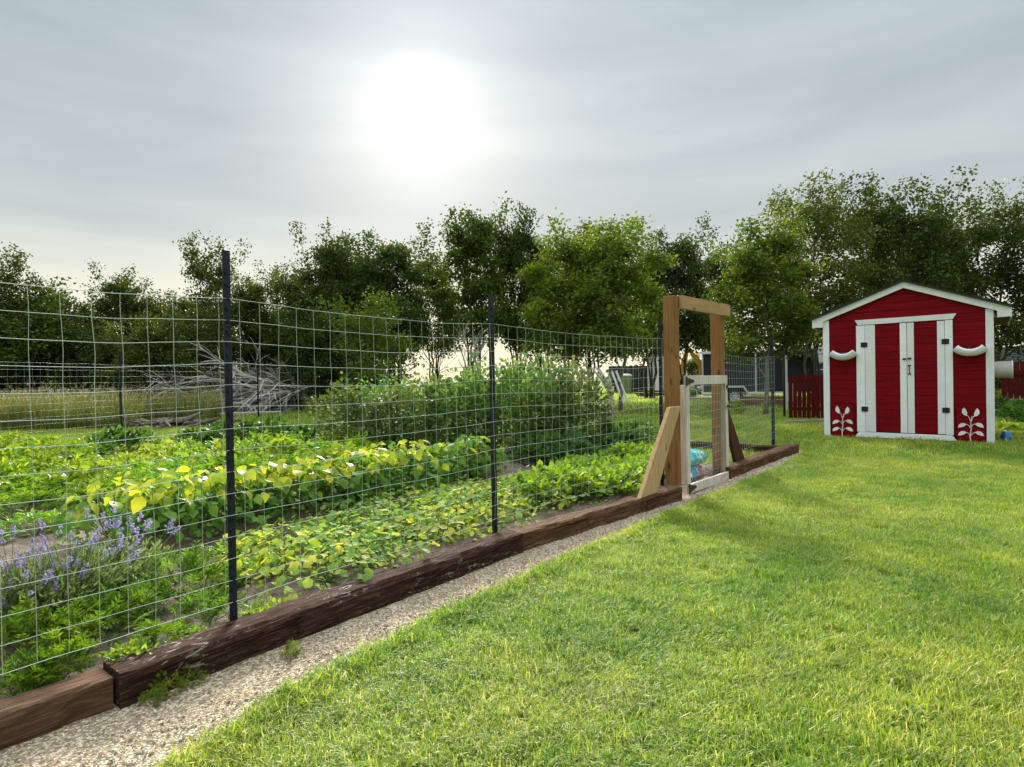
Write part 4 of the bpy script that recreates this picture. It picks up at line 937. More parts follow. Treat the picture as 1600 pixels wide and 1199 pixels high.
# rows behind the beans
rowdefs = [(6.15, 1.5, 5.3, .50, K_POTL, (1.0, 1.1, .85), 'light green leafy plant in the row just behind the beans', 'leafy plants in the row behind the beans', .42),
           (6.85, 1.6, 5.6, .52, K_FEATT, (.95, 1.05, .9), 'tall feathery light green plant in the middle of the garden', 'feathery plants in the middle rows', .62),
           (7.6, 1.8, 6.0, .56, K_POT, (.9, 1.0, .9), 'potato plant with light green leaves in the middle of the garden', 'potato plants in the middle rows', .75),
           (8.4, 1.8, 6.6, .58, K_POTL, (1.08, 1.12, .75), 'light green bushy plant in the rear row of the garden', 'light green plants in the rear row', .75),
           (9.2, 2.0, 7.2, .54, K_POT, (.95, 1.05, .9), 'green bushy plant in the last row before the grass strip', 'plants in the last garden row', .7)]
for (Y_, xa, xb, st_, kd, col, lab, grp, hs) in rowdefs:
    for kq, x in enumerate(np.arange(xa, xb, st_)):
        c = tuple(v*rng.uniform(.85, 1.15) for v in col); xx, yy = x+rng.normal()*.06, Y_+rng.normal()*.07
        put(pick(kd), 'vegetable_plant', lab+', '+nth(kq), 'plant', xx, yy, .05, rng.uniform(.85, 1.08), grp, c, hs*rng.uniform(.85, 1.1))
for k, (px, py, s_, sz) in enumerate(((175, 702, 1.1, .9), (215, 700, 1.0, .8), (300, 700, 1.0, .8), (345, 695, 1.2, 1.0), (385, 690, 1.1, .9), (430, 690, 1.2, 1.1), (475, 700, 1.1, .9), (505, 705, 1.0, .9), (150, 712, .9, .7))):
    x, y = gp(px, py); put(pick(K_DARK), 'vegetable_plant', 'dark green broad leaved plant at the back of the garden, '+nth(k), 'plant', x, y, .04, s_, 'dark green plants at the back of the garden', None, sz)
for k, (px, py, s_) in enumerate(((20, 712, 1.1), (70, 716, 1.1), (120, 722, 1.0), (15, 742, 1.1), (60, 750, 1.0), (110, 748, 1.0), (20, 775, .9), (70, 780, .8), (590, 712, 1.0), (625, 705, .9), (560, 722, 1.1), (520, 730, 1.0), (660, 712, .9))):
    x, y = gp(px, py); put(pick(K_POT if k % 2 else K_POTL), 'vegetable_plant', '%s leafy plant %s' % ('broad' if k % 2 else 'narrow', ['at the left edge behind the lavender, in the rearmost line', 'in the rearmost line near the left edge', 'in the rearmost line, third from the left edge', 'at the left edge, in the middle line', 'in the middle line near the left edge', 'in the middle line, third from the left edge', 'at the left edge just behind the lavender', 'just behind the lavender flowers', 'at the left foot of the raspberry hedge', 'in front of the raspberry hedge, tucked close under it', 'left of the raspberry hedge foot', 'outermost left of the raspberry hedge', 'rightmost under the raspberry hedge'][k]), 'plant', x, y, .04, s_, 'leafy plants at the ends of the rows', (1.05, 1.1, .75), .7*s_)
for kq, (px, py, h) in enumerate(((545, 712, 1.10), (580, 708, 1.08), (612, 716, 1.05), (650, 716, 1.12), (690, 722, 1.15), (725, 724, 1.2), (765, 722, 1.28), (805, 720, 1.35), (842, 716, 1.4), (875, 712, 1.35), (905, 706, 1.3), (610, 690, 1.2), (670, 690, 1.25), (740, 695, 1.35), (820, 695, 1.5))):
    x, y = gp(px, py, 0); put(pick(K_RASP), 'raspberry_bush', 'raspberry bush in the %s line of the hedge, %s' % (('front', nth(kq)) if kq < 11 else ('rear', nth(kq-11))), 'bush', x, y, 0, .98, 'raspberry bushes forming the hedge', tuple(v*rng.uniform(.85, 1.15) for v in (1, 1, 1)), h/1.18)
for kq, (px, py) in enumerate(((925, 712), (950, 705), (978, 702), (1003, 702), (900, 728), (868, 735), (838, 740))):
    x, y = gp(px, py, 0); put(pick(K_DARK), 'low_green_plant', 'low dark leafy plant by the raspberry hedge, %s' % ['at its right end', 'just past its right end', 'right of the bare stump', 'furthest right towards the gate', 'in front of its right end', 'in front of its middle right part', 'nearest the second steel post'][kq], 'plant', x, y, 0, 1.1, 'low plants at the foot of the raspberry hedge', (1, 1, 1.1), 1.0)
for kq, (px, py) in enumerate(sorted(((880, 765), (912, 752), (945, 742), (975, 732), (1005, 722), (925, 772), (958, 760), (985, 748), (1010, 738), (890, 782), (955, 778), (995, 765), (850, 790), (1030, 745), (1025, 725)))):
    x, y = gp(px, py, .06); put(pick(K_STRAW), 'strawberry_plant', 'low bright green strawberry plant near the gate brace, '+nth(kq)+' in the patch', 'plant', x, y, .03, 1.0, 'strawberry plants near the gate', (1.05, 1.15, .8), rng.uniform(.9, 1.25))
# feathery plants along the ties
for (px, py, s_, lab) in ((50, 1030, .8, 'feathery dark green plant below the lavender, leftmost'), (125, 1010, .85, 'feathery dark green plant directly below the lavender flowers'), (180, 985, .8, 'feathery green plant right of the lavender near the bare soil'),
        (225, 955, .75, 'small feathery green plant between lavender and the parsley clump'), (302, 928, .95, 'upright feathery parsley clump left of the nearest steel post'), (325, 972, .62, 'small feathery green clump against the nearest steel post'),
        (250, 1010, .5, 'grassy green tuft on the soil behind the timber joint'), (95, 1062, .6, 'bright green feathery weed behind the leftmost timber tie'), (30, 1085, .6, 'bright green low weed at the left edge behind the timber tie')):
    x, y = gp(px, py); put(pick(K_FEAT), 'feathery_plant', lab, 'plant', x, y, soil_z(x, y)-.01, s_, None, (1.25, 1.25, .7) if py > 1000 else (1, 1.05, .9))
for kq, (px, py, s_) in enumerate(((420, 968, .35), (300, 1012, .3), (200, 1045, .35), (385, 905, .5), (360, 880, .5), (240, 880, .35))):
    x, y = gp(px, py); put(pick(K_STRAW), 'seedling', 'small green seedling %s' % ['on bare soil right of the nearest post foot', 'behind the darkest tie, left of the nearest post', 'behind the joint of the two nearest ties', 'at the near edge of the melon patch', 'directly behind the nearest steel post', 'at the foot of the bean row near the lavender'][kq], 'plant', x, y, soil_z(x, y)-.01, s_, 'seedlings on the bare soil')
# lavender
def lavender(x, y, lab, s_=1.0, ns=230, nf=30):
    o = thing('lavender', lab, 'lavender', (x, y, soil_z(x, y)-.01)); g = G(); st = G()
    for k in range(ns):
        a = rng.random()*6.283; t_ = rng.random()**.6; out_ = np.array([math.cos(a), math.sin(a), 0]); ln = rng.uniform(.26, .38)*s_
        tip = out_*ln*t_*.95+np.array([0, 0, ln*(1-.45*t_)]); c = curve((0, 0, 0), tip, out_*.04*t_, 5); st.tube(c, .0014, 3, False)
        m_ = 12; u = rng.random(m_)*.75+.2; pos = np.stack([np.interp(u, np.linspace(0, 1, 5), c[:, q]) for q in range(3)], -1)
        g.tpl(T_LANCE, pos, (tip/np.linalg.norm(tip))[None]+rng.normal(size=(m_, 3))*.45, rdir(m_), rng.uniform(.025, .05, m_))
    g.build('foliage', L_LAV, o); st.build('stems', L_STEM, o)
    for k in range(nf):
        a = rng.random()*6.283; t_ = rng.random()**.7; out_ = np.array([math.cos(a), math.sin(a), 0]); ln = rng.uniform(.25, .52)*s_
        tip = out_*ln*t_*.8+np.array([0, 0, ln*(1-.35*t_)]); c = curve((0, 0, 0), tip, out_*.05*t_+rng.normal(size=3)*.02, 6)
        f = G(); f.tube(c, .0016, 3, False, 1); m_ = 34; d = (c[-1]-c[-2]); d /= np.linalg.norm(d); u = rng.random(m_)
        pos = c[-1]+d[None]*(u*.06-.02)[:, None]+rng.normal(size=(m_, 3))*.0065*(1.1-u*.6)[:, None]
        f.tpl(T_DIA, pos, d[None]*.7+rng.normal(size=(m_, 3))*.6, rdir(m_), rng.uniform(.008, .017, m_)); f.build('flower_spike', [L_LAVF, L_STEM], o)
for (px, py, lab, s_) in ((-20, 1000, 'lavender bush cut by the left edge of the picture', 1.1), (48, 985, 'lavender bush with many mauve spikes, left of the yellow bean leaves', 1.12), (118, 955, 'lavender bush with mauve spikes reaching over the bean row', 1.08), (185, 915, 'lavender with arching mauve spikes touching the bean leaves', .95)):
    lavender(*gp(px, py), lab, s_)
# weeds on the path
for kq, (px, py, s_) in enumerate(((262, 1088, .4), (300, 1072, .35), (455, 1030, .3), (240, 1105, .3))):
    x, y = gp(px, py, 0); put(pick(K_FEATT), 'path_weed', 'straggly weed in the gravel by the darkest tie, '+['second from the left', 'third from the left', 'alone furthest right', 'leftmost by the tie joint'][kq], 'weed', x, y, 0, s_*.42, 'weeds in the gravel by the darkest tie', (.9, .8, .9), s_*.42)
# yellow lilies beyond the gate
for (px, py, lab) in ((1107, 655, 'yellow flowering lily plant seen through the gate'), (1152, 650, 'yellow flowering lily plant right of the gate post')):
    x, y = gp(px, py, 0); o = put(pick(K_POTL), 'lily', lab, 'flower', x, y, 0, .8, None, None, .8); g = G()
    for k in range(16):
        p = np.array([rng.normal()*.18, rng.normal()*.18, rng.uniform(.35, .6)]); n_ = 6; a = np.arange(n_)*6.283/n_
        g.tpl(T_OVATE, np.repeat(p[None], n_, 0), np.stack([np.cos(a), np.sin(a), np.full(n_, .5)], -1), np.tile([[0, 0, 1.]], (n_, 1)), .055)
    g.build('flowers', L_YEL, o)
# dark red pots sunk among the rows
def lathe(prof, n=18):
    V = []; a = np.arange(n)*2*math.pi/n
    for (r_, z) in prof: V += [(r_*math.cos(q), r_*math.sin(q), z) for q in a]
    i = np.arange(len(prof)-1)[:, None]*n; j = np.arange(n)[None]; return V, [np.stack([i+j, i+(j+1) % n, i+n+(j+1) % n, i+n+j], -1).reshape(-1, 4)]
M_POT = paint('dark_red_pot', (.11, .018, .014), .6, .2)
for (px, py, lab) in ((336, 757, 'dark red pot standing among the rows left of the nearest steel post'), (283, 757, 'dark pot half hidden in leaves further left of the red one')):
    x, y = gp(px, py); o = thing('plant_pot', lab, 'plant pot', (x, y, .05)); g = G(); g.add(*lathe([(0, 0), (.085, 0), (.115, .20), (.128, .20), (.128, .235), (.112, .235), (.105, .19), (0, .19)])); g.build('pot', M_POT, o, True)
    g = G(); g.add(*lathe([(0, .20), (.06, .202), (.106, .197)])); g.build('potting_soil', M_SOIL, o)

# ---------------------------------------------------------------- bags of soil behind the gate
def bagmat(name, cols, seed):
    m, t, b, out = newmat(name); tc_ = t.nodes.new('ShaderNodeTexCoord')
    n1 = noise_(t, tc_.outputs['Object'], 4.2, 1.5, .4, None, .5); mp_ = t.nodes.new('ShaderNodeMapping')
    r = ramp(t, n1, cols, 'CONSTANT'); t.links.new(r.outputs[0], b.inputs['Base Color']); b.inputs['Roughness'].default_value = .3
    bump_(t, b, noise_(t, tc_.outputs['Object'], 14, 3, .5), .5, .02); return m
BG1 = bagmat('bag_print_teal', [(0, (.02, .16, .10)), (.40, (.04, .36, .42)), (.50, (.08, .50, .56)), (.58, (.62, .70, .70)), (.61, (.05, .40, .45)), (.68, (.12, .34, .06))], 1)
BG2 = bagmat('bag_print_blue', [(0, (.03, .06, .07)), (.38, (.62, .64, .62)), (.43, (.03, .20, .36)), (.54, (.04, .28, .45)), (.60, (.50, .05, .10)), (.64, (.60, .62, .60))], 2)
def bag(x, y, z, lx, ly, h, rz, mat, lab):
    g = G(); n = 22; V = []
    for i in range(n+1):
        for j in range(n+1):
            u, v = i/n*2-1, j/n*2-1; e = max(0, 1-abs(u)**4)*max(0, 1-abs(v)**4); V.append((u*lx/2*(1-.05*abs(v)**2), v*ly/2*(1-.06*u*u), h*.5+h*.5*e**.4*(1+.12*nzv((u*2, v*2, z*9)))+.010*nzv((u*7, v*7, z))))
    m_ = n+1; q = [(i*m_+j, (i+1)*m_+j, (i+1)*m_+j+1, i*m_+j+1) for i in range(n) for j in range(n)]; k = len(V)
    V2 = [(a, b_, h-c if abs(c-h*.5) > .004 else c-.001) for a, b_, c in V]; g.add(V, [q]); g.add([(a, b_, max(.0, c)) for a, b_, c in V2], [[f[::-1] for f in q]])
    o = g.build('soil_bag', mat, None, True); o.location = (x, y, z); o.rotation_euler.z = rz; return tag(o, lab, 'bag', 'plastic bags of soil behind the gate')
bag(6.98, 3.0, .02, .66, .52, .19, .15, BG2, 'blue white and red printed bag at the bottom of the pile behind the gate')
bag(6.98, 2.98, .19, .60, .50, .19, -.1, BG1, 'turquoise and green plastic bag lying on top behind the gate')
# loose items by the shed
o = bag(13.62, -.14, .0, .22, .20, .16, .5, bagmat('small_bag_print', [(0, (.03, .17, .42)), (.50, (.70, .72, .74)), (.62, (.04, .22, .50))], 5), 'crumpled blue and white bag at the right foot of the shed'); del o['group']; o.scale = (.7, .55, 1.3)
x, y = spot(1578, 12.6); K_HOST = bush_mesh(T_OVATE, L_POT, 60, .24, .14, .16, up=.2, stems=6)
put(K_HOST, 'hosta', 'broad leaved yellow green plant right of the shed corner', 'plant', x, y, 0, 1, None, (1.5, 1.3, .9))
for kq, (px, D) in enumerate(((1590, 14.5), (1612, 14), (1565, 16))):
    x, y = spot(px, D); put(pick(K_DARK), 'low_green_plant', 'dark leafy weed in shade right of the shed, %s' % ['in the middle', 'nearest the picture edge', 'close behind the shed corner'][kq], 'plant', x, y, 0, 1.1, 'weeds in shade right of the shed')
x, y = spot(1276, 15.2); g = G(); g.tube([(-.75, 0, .05), (0, .02, .055), (.75, 0, .09)], [.05, .055, .06], 9); o = g.build('pale_log', M_DRIFT, None, True); o.location = (x, y, 0); o.rotation_euler.z = -.95
tag(o, 'pale log lying on the grass left of the shed', 'log')

# ---------------------------------------------------------------- brush pile, logs, stakes
bx, by = spot(390, 26.0); view = math.atan2(by, bx); rt = np.array([math.sin(view), -math.cos(view), 0]); bk = np.array([math.cos(view), math.sin(view), 0])
BP = thing('brush_pile', 'big tangled pile of bleached bare branches behind the nearest steel post', 'brush pile', (bx, by, 0)); BP.scale = (1.15, 1.15, 1.12)
for k in range(62):
    base = rt*rng.uniform(-.3, 2.9)+bk*rng.uniform(-.9, .9)+np.array([0, 0, rng.uniform(.1, 1.0)])
    side = -1 if rng.random() < .78 else 1; d = rt*side*rng.uniform(.9, 1.3)+bk*rng.normal()*.3+np.array([0, 0, rng.uniform(-.1, .55)])
    g = G(); dead_branching(g, base, d, rng.uniform(1.9, 3.3)*(1 if side < 0 else .6), rng.uniform(.040, .070), 2, 4, -.075); g.build('branch', M_DEAD if k % 3 else M_DRIFT, BP)
for k in range(14):
    g = G(); base = rt*rng.uniform(-1.6, 2.2)+bk*rng.uniform(-.7, .5)+np.array([0, 0, rng.uniform(.05, .35)]); d = rt*rng.choice([-1, 1])+bk*rng.normal()*.3
    e = base+d*rng.uniform(.5, 1.0); g.tube([base-d*.5, (base+e)/2, e], [.05, .045, .03], 6); g.build('branch', M_DRIFT, BP)
x, y = spot(265, 17.6)
LP = thing('log_heap', 'low heap of weathered split logs and bark in the grass behind the far rows', 'log heap', (x, y, 0))
for k in range(34):
    g = G(); c = np.array([rng.normal()*.42*sth, -rng.normal()*.42*cth, 0])+rt*rng.normal()*.48; z = rng.uniform(.05, .26); d = rt*rng.uniform(.12, .42)+bk*rng.normal()*.3
    g.tube([c-d+(0, 0, z), c+(0, 0, z+.03), c+d+(0, 0, z+rng.normal()*.09)], rng.uniform(.02, .058)*np.array([1, 1.3, .8]), 6); g.build('log', [M_DRIFT, M_BARK, M_DRIFT][k % 3], LP)
x, y = spot(338, 18.2)
LP2 = thing('log_heap', 'small scatter of dark logs beside the nearest steel post, right of the bigger heap', 'log heap', (x, y, 0))
for k in range(8):
    g = G(); c = rt*rng.normal()*.35+bk*rng.normal()*.2; z = rng.uniform(.04, .14); d = rt*rng.uniform(.1, .35)+bk*rng.normal()*.15
    g.tube([c-d+(0, 0, z), c+(0, 0, z+.03), c+d+(0, 0, z)], [.045, .06, .04], 6); g.build('log', M_DRIFT, LP2)
x, y = spot(385, 23.0); g = G(); c = rt*1.15
g.obox((0, 0, .14), tuple(rt*2.4), tuple(bk*.22), (0, 0, .06)); o = g.build('long_plank', M_DEAD); o.location = (x, y, 0); bevel(o, .005, 1); tag(o, 'long pale plank lying in front of the brush pile', 'plank')
g = G()
x, y = spot(955, 17.0)
ST = thing('whitened_stump', 'small bleached tree stump with a fan of bare branches in the lawn', 'stump', (x, y, 0))
g = G(); g.tube([(0, 0, 0), (.02, 0, .35), (-.02, .02, .75), (.0, 0, 1.0)], [.10, .085, .08, .09], 8); g.build('trunk', M_DEAD, ST, True)
for (l, z, w_) in ((-.62, 1.52, .042), (-.50, 1.56, .036), (-.38, 1.5, .036), (-.1, 1.42, .04)):
    g = G(); e = rt*l; g.tube([(0, 0, .85), tuple(e*.5+np.array([0, 0, (.9+z)/2])), tuple(e+np.array([0, 0, z]))], [w_*1.3, w_, w_*.6], 5); g.build('branch', M_DEAD, ST, True)
x, y = spot(968, 19.0)
WB = thing('leaning_boards', 'two white boards leaning beside the bleached stump', 'boards', (x, y, 0))
for (a, b_) in ((-.28, .12), (-.12, .30)):
    g = G(); p0 = rt*a+np.array([0, 0, 1.45]); p1 = rt*b_+np.array([0, 0, .45]); g.obox(tuple((p0+p1)/2), tuple(p1-p0), tuple(rt*.07), tuple(bk*.03)); g.build('board', M_WHITE, WB)
g = G(); g.tube([tuple(rt*.10+np.array([0, 0, 0])), tuple(rt*.0+np.array([0, 0, 1.1]))], .03, 6); g.build('prop', M_DULLWOOD, WB)

# ---------------------------------------------------------------- yard beyond the garden
def yard(name, label, cat, px, D, group=None, turn=0.0):
    """an Empty whose local x runs to the right of the picture and local y away from it"""
    x, y = spot(px, D); return thing(name, label, cat, (x, y, 0), group, TH-math.pi/2+turn-math.atan((px-800)/FPX))
M_SID = paint('pale_siding', (.52, .54, .55), .6, .06); M_DARKV = paint('black_trailer_skin', (.010, .013, .022), .6, .15)
M_YEL = paint('excavator_yellow', (.62, .33, .045), .5, .12, dirt=((.12, .08, .04), .5)); M_TYRE = paint('tyre_rubber', (.02, .02, .02), .85, .2)
M_RIM = paint('silver_rim', (.62, .64, .66), .35, .06, .4); M_BLUE = paint('blue_skin', (.022, .06, .17), .4, .1); M_RUST = paint('rusty_brown_timber', (.16, .07, .045), .9, .3)
M_CORR = paint('corrugated_metal', (.30, .36, .40), .45, .12, .4); M_CONC = paint('pale_concrete', (.42, .37, .31), .95, .15)
# sided shed far behind the gate
H_ = yard('sided_outbuilding', 'small pale sided outbuilding with white corner trim behind the gate posts', 'shed', 1033, 44)
wv_, hh_ = 3.2, 2.5
for k in range(17):
    g = G(); z0 = k*.15; g.box(-.95, 1.15, -.02, .0, z0, z0+.135); g.build('siding_board', M_SID, H_)
g = G(); g.box(-.95, 1.15, .005, 3.5, 0, 2.55); g.build('wall', M_SID, H_)
g = G(); g.prism([(-.95, 2.552), (1.15, 2.552), (.1, 3.4)], 'y', 0, 3.5); g.build('gable', M_SID, H_)
g = G(); g.prism([(-1.15, 2.44), (.1, 3.46), (1.35, 2.44), (1.35, 2.55), (.1, 3.58), (-1.15, 2.55)], 'y', -.25, 3.7); g.build('roof', M_ROOF, H_)
g = G(); g.box(-.42, -.12, -.06, -.025, 0, 2.75); g.box(.9, 1.1, -.06, -.025, 0, 2.1); g.build('white_trim', M_WHITE, H_)
# dark board fence and grey bin left of it
H_ = yard('dark_board_fence', 'dark board fence far behind the lawn left of the pale outbuilding', 'fence', 985, 46)
for k in range(13): g = G(); g.box(-1.6+k*.22, -1.6+k*.22+.218, 0, .03, 0, 2.05+.03*math.sin(k*3)); g.build('board', M_DARKV, H_)
H_ = yard('grey_bin', 'grey upright bin in front of the dark board fence', 'bin', 978, 43)
g = G(); g.add(*lathe([(0, 0), (.36, 0), (.42, 1.25), (.44, 1.25), (.44, 1.33), (.3, 1.42), (0, 1.44)], 12)); g.build('bin', M_SID, H_, True)
# digger behind the gate
H_ = yard('backhoe', 'yellow backhoe with folded arm and canopy seen through the gate frame', 'backhoe', 1094, 38)
def arm(pts, w_, name, d=.16):
    g = G(); P_ = np.array(pts, float)
    for a, b_, wa, wb in zip(P_[:-1], P_[1:], w_[:-1], w_[1:]):
        t_ = b_-a; n_ = np.array([-t_[1], t_[0]])/np.linalg.norm(t_); g.prism([tuple(a-n_*wa/2), tuple(b_-n_*wb/2), tuple(b_+n_*wb/2), tuple(a+n_*wa/2)], 'y', -d, d)
    g.build(name, M_YEL, H_)
arm([(-1.35, .9), (-.95, 2.05), (-.70, 3.0)], [.22, .34, .2], 'boom'); arm([(-.70, 3.05), (-.40, 2.5), (.10, 1.85), (.05, 1.25)], [.18, .26, .42, .25], 'stick', .13)
g = G(); g.prism([(-.15, 1.3), (.25, 1.25), (.35, .9), (.0, .6), (-.25, .9)], 'y', -.3, .3); g.build('bucket', M_YEL, H_)
g = G(); g.box(.15, 2.4, -.6, .8, 3.02, 3.12); g.prism([(.1, 3.12), (2.4, 3.12), (2.3, 3.30), (.4, 3.2)], 'y', -.6, .8); g.build('canopy', M_YEL, H_)
g = G()
for x in (.3, 1.25, 2.2):
    for y in (-.5, .7): g.box(x-.04, x+.04, y-.04, y+.04, .9, 3.015)
g.box(.2, 2.35, -.58, .78, 2.86, 3.015); g.build('cab_frame', M_BLACK, H_)
g = G(); g.box(-.2, 2.9, -.5, .6, .45, 1.15); g.box(1.3, 2.8, -.45, .55, 1.152, 1.6); g.build('body', M_DARKV, H_)
def wheel(parent, x, y, r_, w_, rim=.6):
    o = link('wheel', None, parent, (x, y, r_)); g = G(); V, F_ = lathe([(r_*.62, -w_/2), (r_*.9, -w_/2), (r_, -w_*.3), (r_, w_*.3), (r_*.9, w_/2), (r_*.62, w_/2)], 24); g.add([(a, c, b_) for a, b_, c in V], F_); g.build('tyre', M_TYRE, o, True)
    g = G(); V, F_ = lathe([(0, -w_*.42), (r_*.12, -w_*.45), (r_*.18, -w_*.3), (r_*.52, -w_*.34), (r_*.62, -w_*.5), (r_*.62, w_*.5), (0, w_*.4)], 24); g.add([(a, c, b_) for a, b_, c in V], F_)
    g.build('rim', M_RIM, o); g = G()
    for k in range(8):
        a = k*math.pi/4; g.obox((math.cos(a)*r_*.4, -w_*.36, math.sin(a)*r_*.4), (math.cos(a)*r_*.14, 0, math.sin(a)*r_*.14), (0, w_*.05, 0), (-math.sin(a)*r_*.13, 0, math.cos(a)*r_*.13))
    g.build('rim_hole', M_BLACK, o); return o
wheel(H_, .2, -.65, .42, .3); wheel(H_, 2.3, -.7, .60, .35)
# scrap between digger and lawn
H_ = yard('scrap_heap', 'heap of grey machine parts and pipes on the ground in front of the backhoe', 'scrap', 1085, 33)
for k in range(26):
    g = G(); x, z = rng.uniform(-.95, 1.2), rng.uniform(.05, .62); a = rng.random()*3.14; l = rng.uniform(.1, .35)
    if k % 2: g.tube([(x-l*math.cos(a), rng.normal()*.2, z), (x+l*math.cos(a), rng.normal()*.2, z+l*math.sin(a)*.5)], rng.uniform(.03, .07), 7)
    else: g.obox((x, rng.normal()*.2, z), (l, 0, l*.3), (0, l, 0), (-l*.15, 0, l*.5))
    g.build('scrap_piece', [M_RIM, M_DARKV, M_SID][k % 3], H_)
H_ = yard('concrete_kerb', 'low pale concrete kerb at the far end of the lawn seen through the gate', 'kerb', 1083, 29)
g = G(); g.box(-1.0, 1.0, -.15, .15, 0, .22); b = g.build('kerb_block', M_CONC, H_); bevel(b, .02)
# enclosed trailer
H_ = yard('enclosed_trailer', 'black enclosed trailer with white trim and one visible wheel behind the right fence panel', 'trailer', 1150, 25.9, None, -.03)
g = G(); g.box(-1.36, 3.0, .10, 2.1, .50, 2.22); b = g.build('body', M_DARKV, H_); bevel(b, .04)
g = G(); g.box(-1.40, 3.05, .02, .097, 2.16, 2.26); g.box(-1.40, 3.05, .03, .097, .44, .52); g.build('trim_rail', M_WHITE, H_)
for x in (-1.35, -.62, .78, 3.0): g = G(); g.box(x-.03, x+.03, .045, .096, .522, 2.155); g.build('trim_strip', M_SID, H_)
for k in range(1, 10):
    if abs(-1.5+k*.45+.62) > .1 and abs(-1.5+k*.45-.78) > .12: g = G(); g.box(-1.5+k*.45-.006, -1.5+k*.45+.006, .085, .0985, .53, 2.15); g.build('panel_seam', M_BLACK, H_)
wheel(H_, -.05, -.12, .33, .22)
g = G(); fo = [(-.62, .32), (-.40, .78), (.32, .78), (.60, .32), (.54, .32), (.28, .71), (-.36, .71), (-.56, .32)]; g.prism(fo, 'y', -.26, .085); g.build('fender', M_RIM, H_)
g = G(); g.box(3.0, 4.2, .9, 1.1, .42, .52); g.tube([(4.1, 1, .0), (4.1, 1, .5)], .04, 8); g.build('tow_bar', M_BLACK, H_)
# timber stacks
for (px, D, w_, lab) in ((1200, 23.5, 2.2, 'low stack of rusty brown timbers under the black trailer'), (1035, 36, 2.8, 'dark low stack of timbers left of the gate post in the distance')):
    H_ = yard('timber_stack', lab, 'timber stack', px, D)
    for k in range(7):
        g = G(); z = .04+(k//3)*.13; g.box(-w_/2+rng.uniform(-.2, .1), w_/2+rng.uniform(-.3, .2), -.35+(k % 3)*.24, -.16+(k % 3)*.24, z, z+.11); g.build('timber', [M_RUST, M_CONC, M_DULLWOOD][k % 3], H_)
# red slat panels leaned upright left of the shed
H_ = yard('red_slat_panel', 'dark red slatted panel standing upright on the grass left of the shed', 'panel', 1259, 16.7, None, .1)
for k in range(8):
    g = G(); x = -.43+k*.112; g.box(x, x+.098, -.012, .012, .02, 1.22+.02*math.sin(k*5)); b = g.build('slat', M_REDD, H_)
for z in (.25, 1.0): g = G(); g.box(-.43, .45, .013, .05, z, z+.09); g.build('rail', M_REDD, H_)
H_ = yard('red_slat_panel', 'dark red slatted panel leaning against lumber right of the shed', 'panel', 1600, 17.5, None, .0)
for k in range(8):
    g = G(); x = -.5+k*.14; g.box(x, x+.118, -.012, .012, .02, 1.5+.02*math.sin(k*5)); b = g.build('slat', M_REDD, H_); b.rotation_euler.x = -.1
for z in (.25, 1.1): g = G(); g.box(-.5, .6, .05, .09, z, z+.09); g.build('rail', M_REDD, H_)
H_ = yard('lumber_pile', 'pile of old boards in shade right of the shed', 'lumber', 1592, 16.2)
for k in range(9):
    g = G(); z = .05+(k//3)*.17; g.box(-.6+rng.uniform(-.1, .2), .9, -.3+(k % 3)*.2, -.14+(k % 3)*.2, z, z+.09); g.build('board', [M_DRIFT, M_DULLWOOD, M_RUST][k % 3], H_)
# rail fence with dark posts behind, left of the shed
H_ = yard('pipe_rail_fence', 'dark pipe fence with thin top rails between the corner post and the shed', 'fence', 1225, 17.2)
for x, D in ((0, 0), (.82, .4)): g = G(); g.tube([(x, D, 0), (x, D, 1.98)], .032, 8); g.build('post', M_BLACK, H_)
for z in (1.93, 1.80): g = G(); g.tube([(-.1, 0, z), (.5, .2, z-.01), (1.5, .6, z+.01)], .012, 5); g.build('rail', M_BLACK, H_)
H_ = yard('pale_post', 'thin pale post standing in front of the black trailer end', 'post', 1228, 21)
g = G(); g.tube([(0, 0, 0), (0, 0, 1.9)], .05, 8); g.build('shaft', M_SID, H_); g = G(); g.box(.02, .22, .04, .08, .3, .95); g.build('plate', M_CONC, H_)
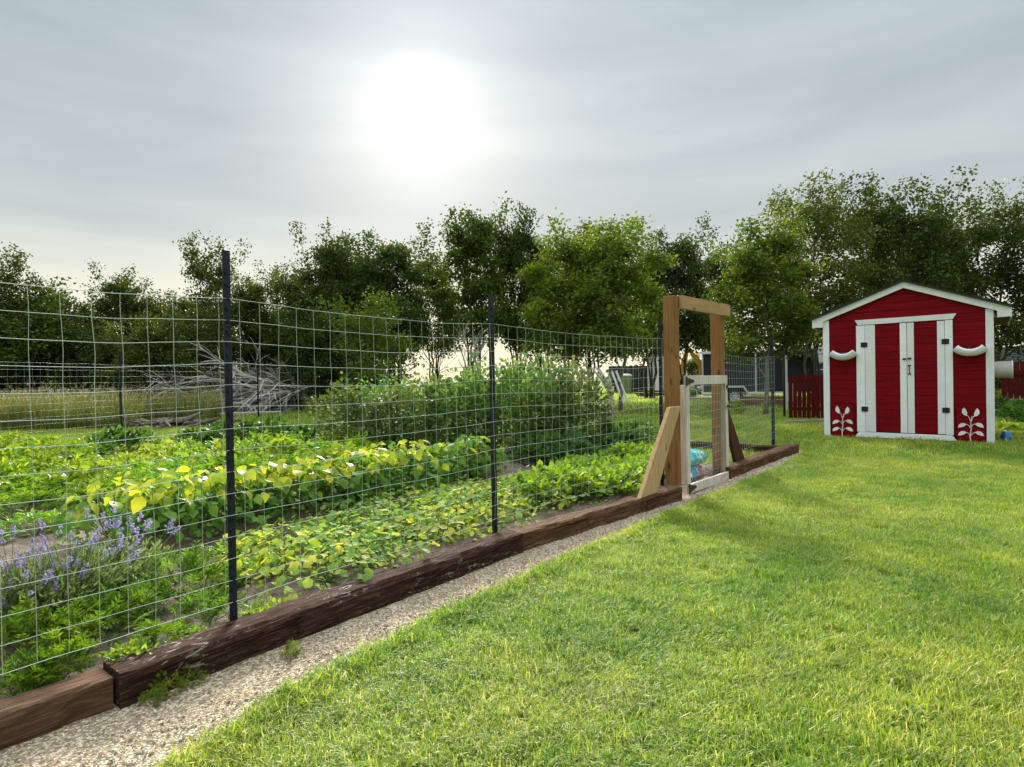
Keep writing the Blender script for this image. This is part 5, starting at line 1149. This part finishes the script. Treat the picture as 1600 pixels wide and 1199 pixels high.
# blue and white vehicle, corrugated building
H_ = yard('camper', 'white camper with a blue lower band half hidden left of the shed', 'camper', 1275, 34)
g = G(); g.box(-.75, 5.2, 0, 2.4, 1.75, 2.85); b = g.build('body', M_WHITE, H_); bevel(b, .12, 3)
g = G(); g.box(-.73, 5.2, .02, 2.4, .5, 1.748); b = g.build('lower_body', M_BLUE, H_)
g = G(); g.box(-.72, 5.2, -.01, .019, 1.42, 1.47); g.build('stripe', M_WHITE, H_)
wheel(H_, .3, -.12, .36, .22); wheel(H_, 3.8, -.12, .36, .22)
H_ = yard('corrugated_building', 'grey blue corrugated metal building right of the shed', 'building', 1640, 27)
for k in range(12): g = G(); z = 1.3+k*.085; g.tube([(-2.4, 0, z), (4, 0, z)], .046, 8); g.build('corrugated_rib', M_CORR, H_)
g = G(); g.box(-2.4, 4, .03, 3, 0, 2.32); g.build('wall', M_CORR, H_)
g = G(); g.box(-2.3, 4, -.07, .028, .1, 1.22); g.build('dark_skirt', M_DARKV, H_)

# ---------------------------------------------------------------- tall weeds and rough grass at the back left
tall = [blade_mesh('tall_weeds', 34, .22, .45, 1.0, .016, L_WEED, .45, L_SEED, .8) for _ in range(3)]
def wedge(px0, px1, D0, D1, n):
    D = rng.uniform(D0, D1, n); px = rng.uniform(px0, px1, n); return np.array([spot(a, b_) for a, b_ in zip(px, D)])
P = np.vstack([wedge(-190, 205, 17.4, 21, 900), wedge(-190, 335, 20.8, 24.5, 900), wedge(320, 520, 27.5, 30, 200)])
pts, rot, sc_ = mk(P, .55, 1.3, .14); scatter('tall_weeds', pts, rot, sc_, tall, 'tall yellowing weeds with pale seed heads behind the wire fence')
under = [blade_mesh('undergrowth', 40, .30, .25, .7, .03, L_WEED, .6, None, .9) for _ in range(2)]
P = np.vstack([wedge(-190, 640, 26, 33, 1150), wedge(480, 640, 24, 30, 150), wedge(1330, 1560, 22, 25, 120)])
pts, rot, sc_ = mk(P, .8, 1.3, .1); scatter('undergrowth', pts, rot, sc_, under, 'rough undergrowth below the trees')
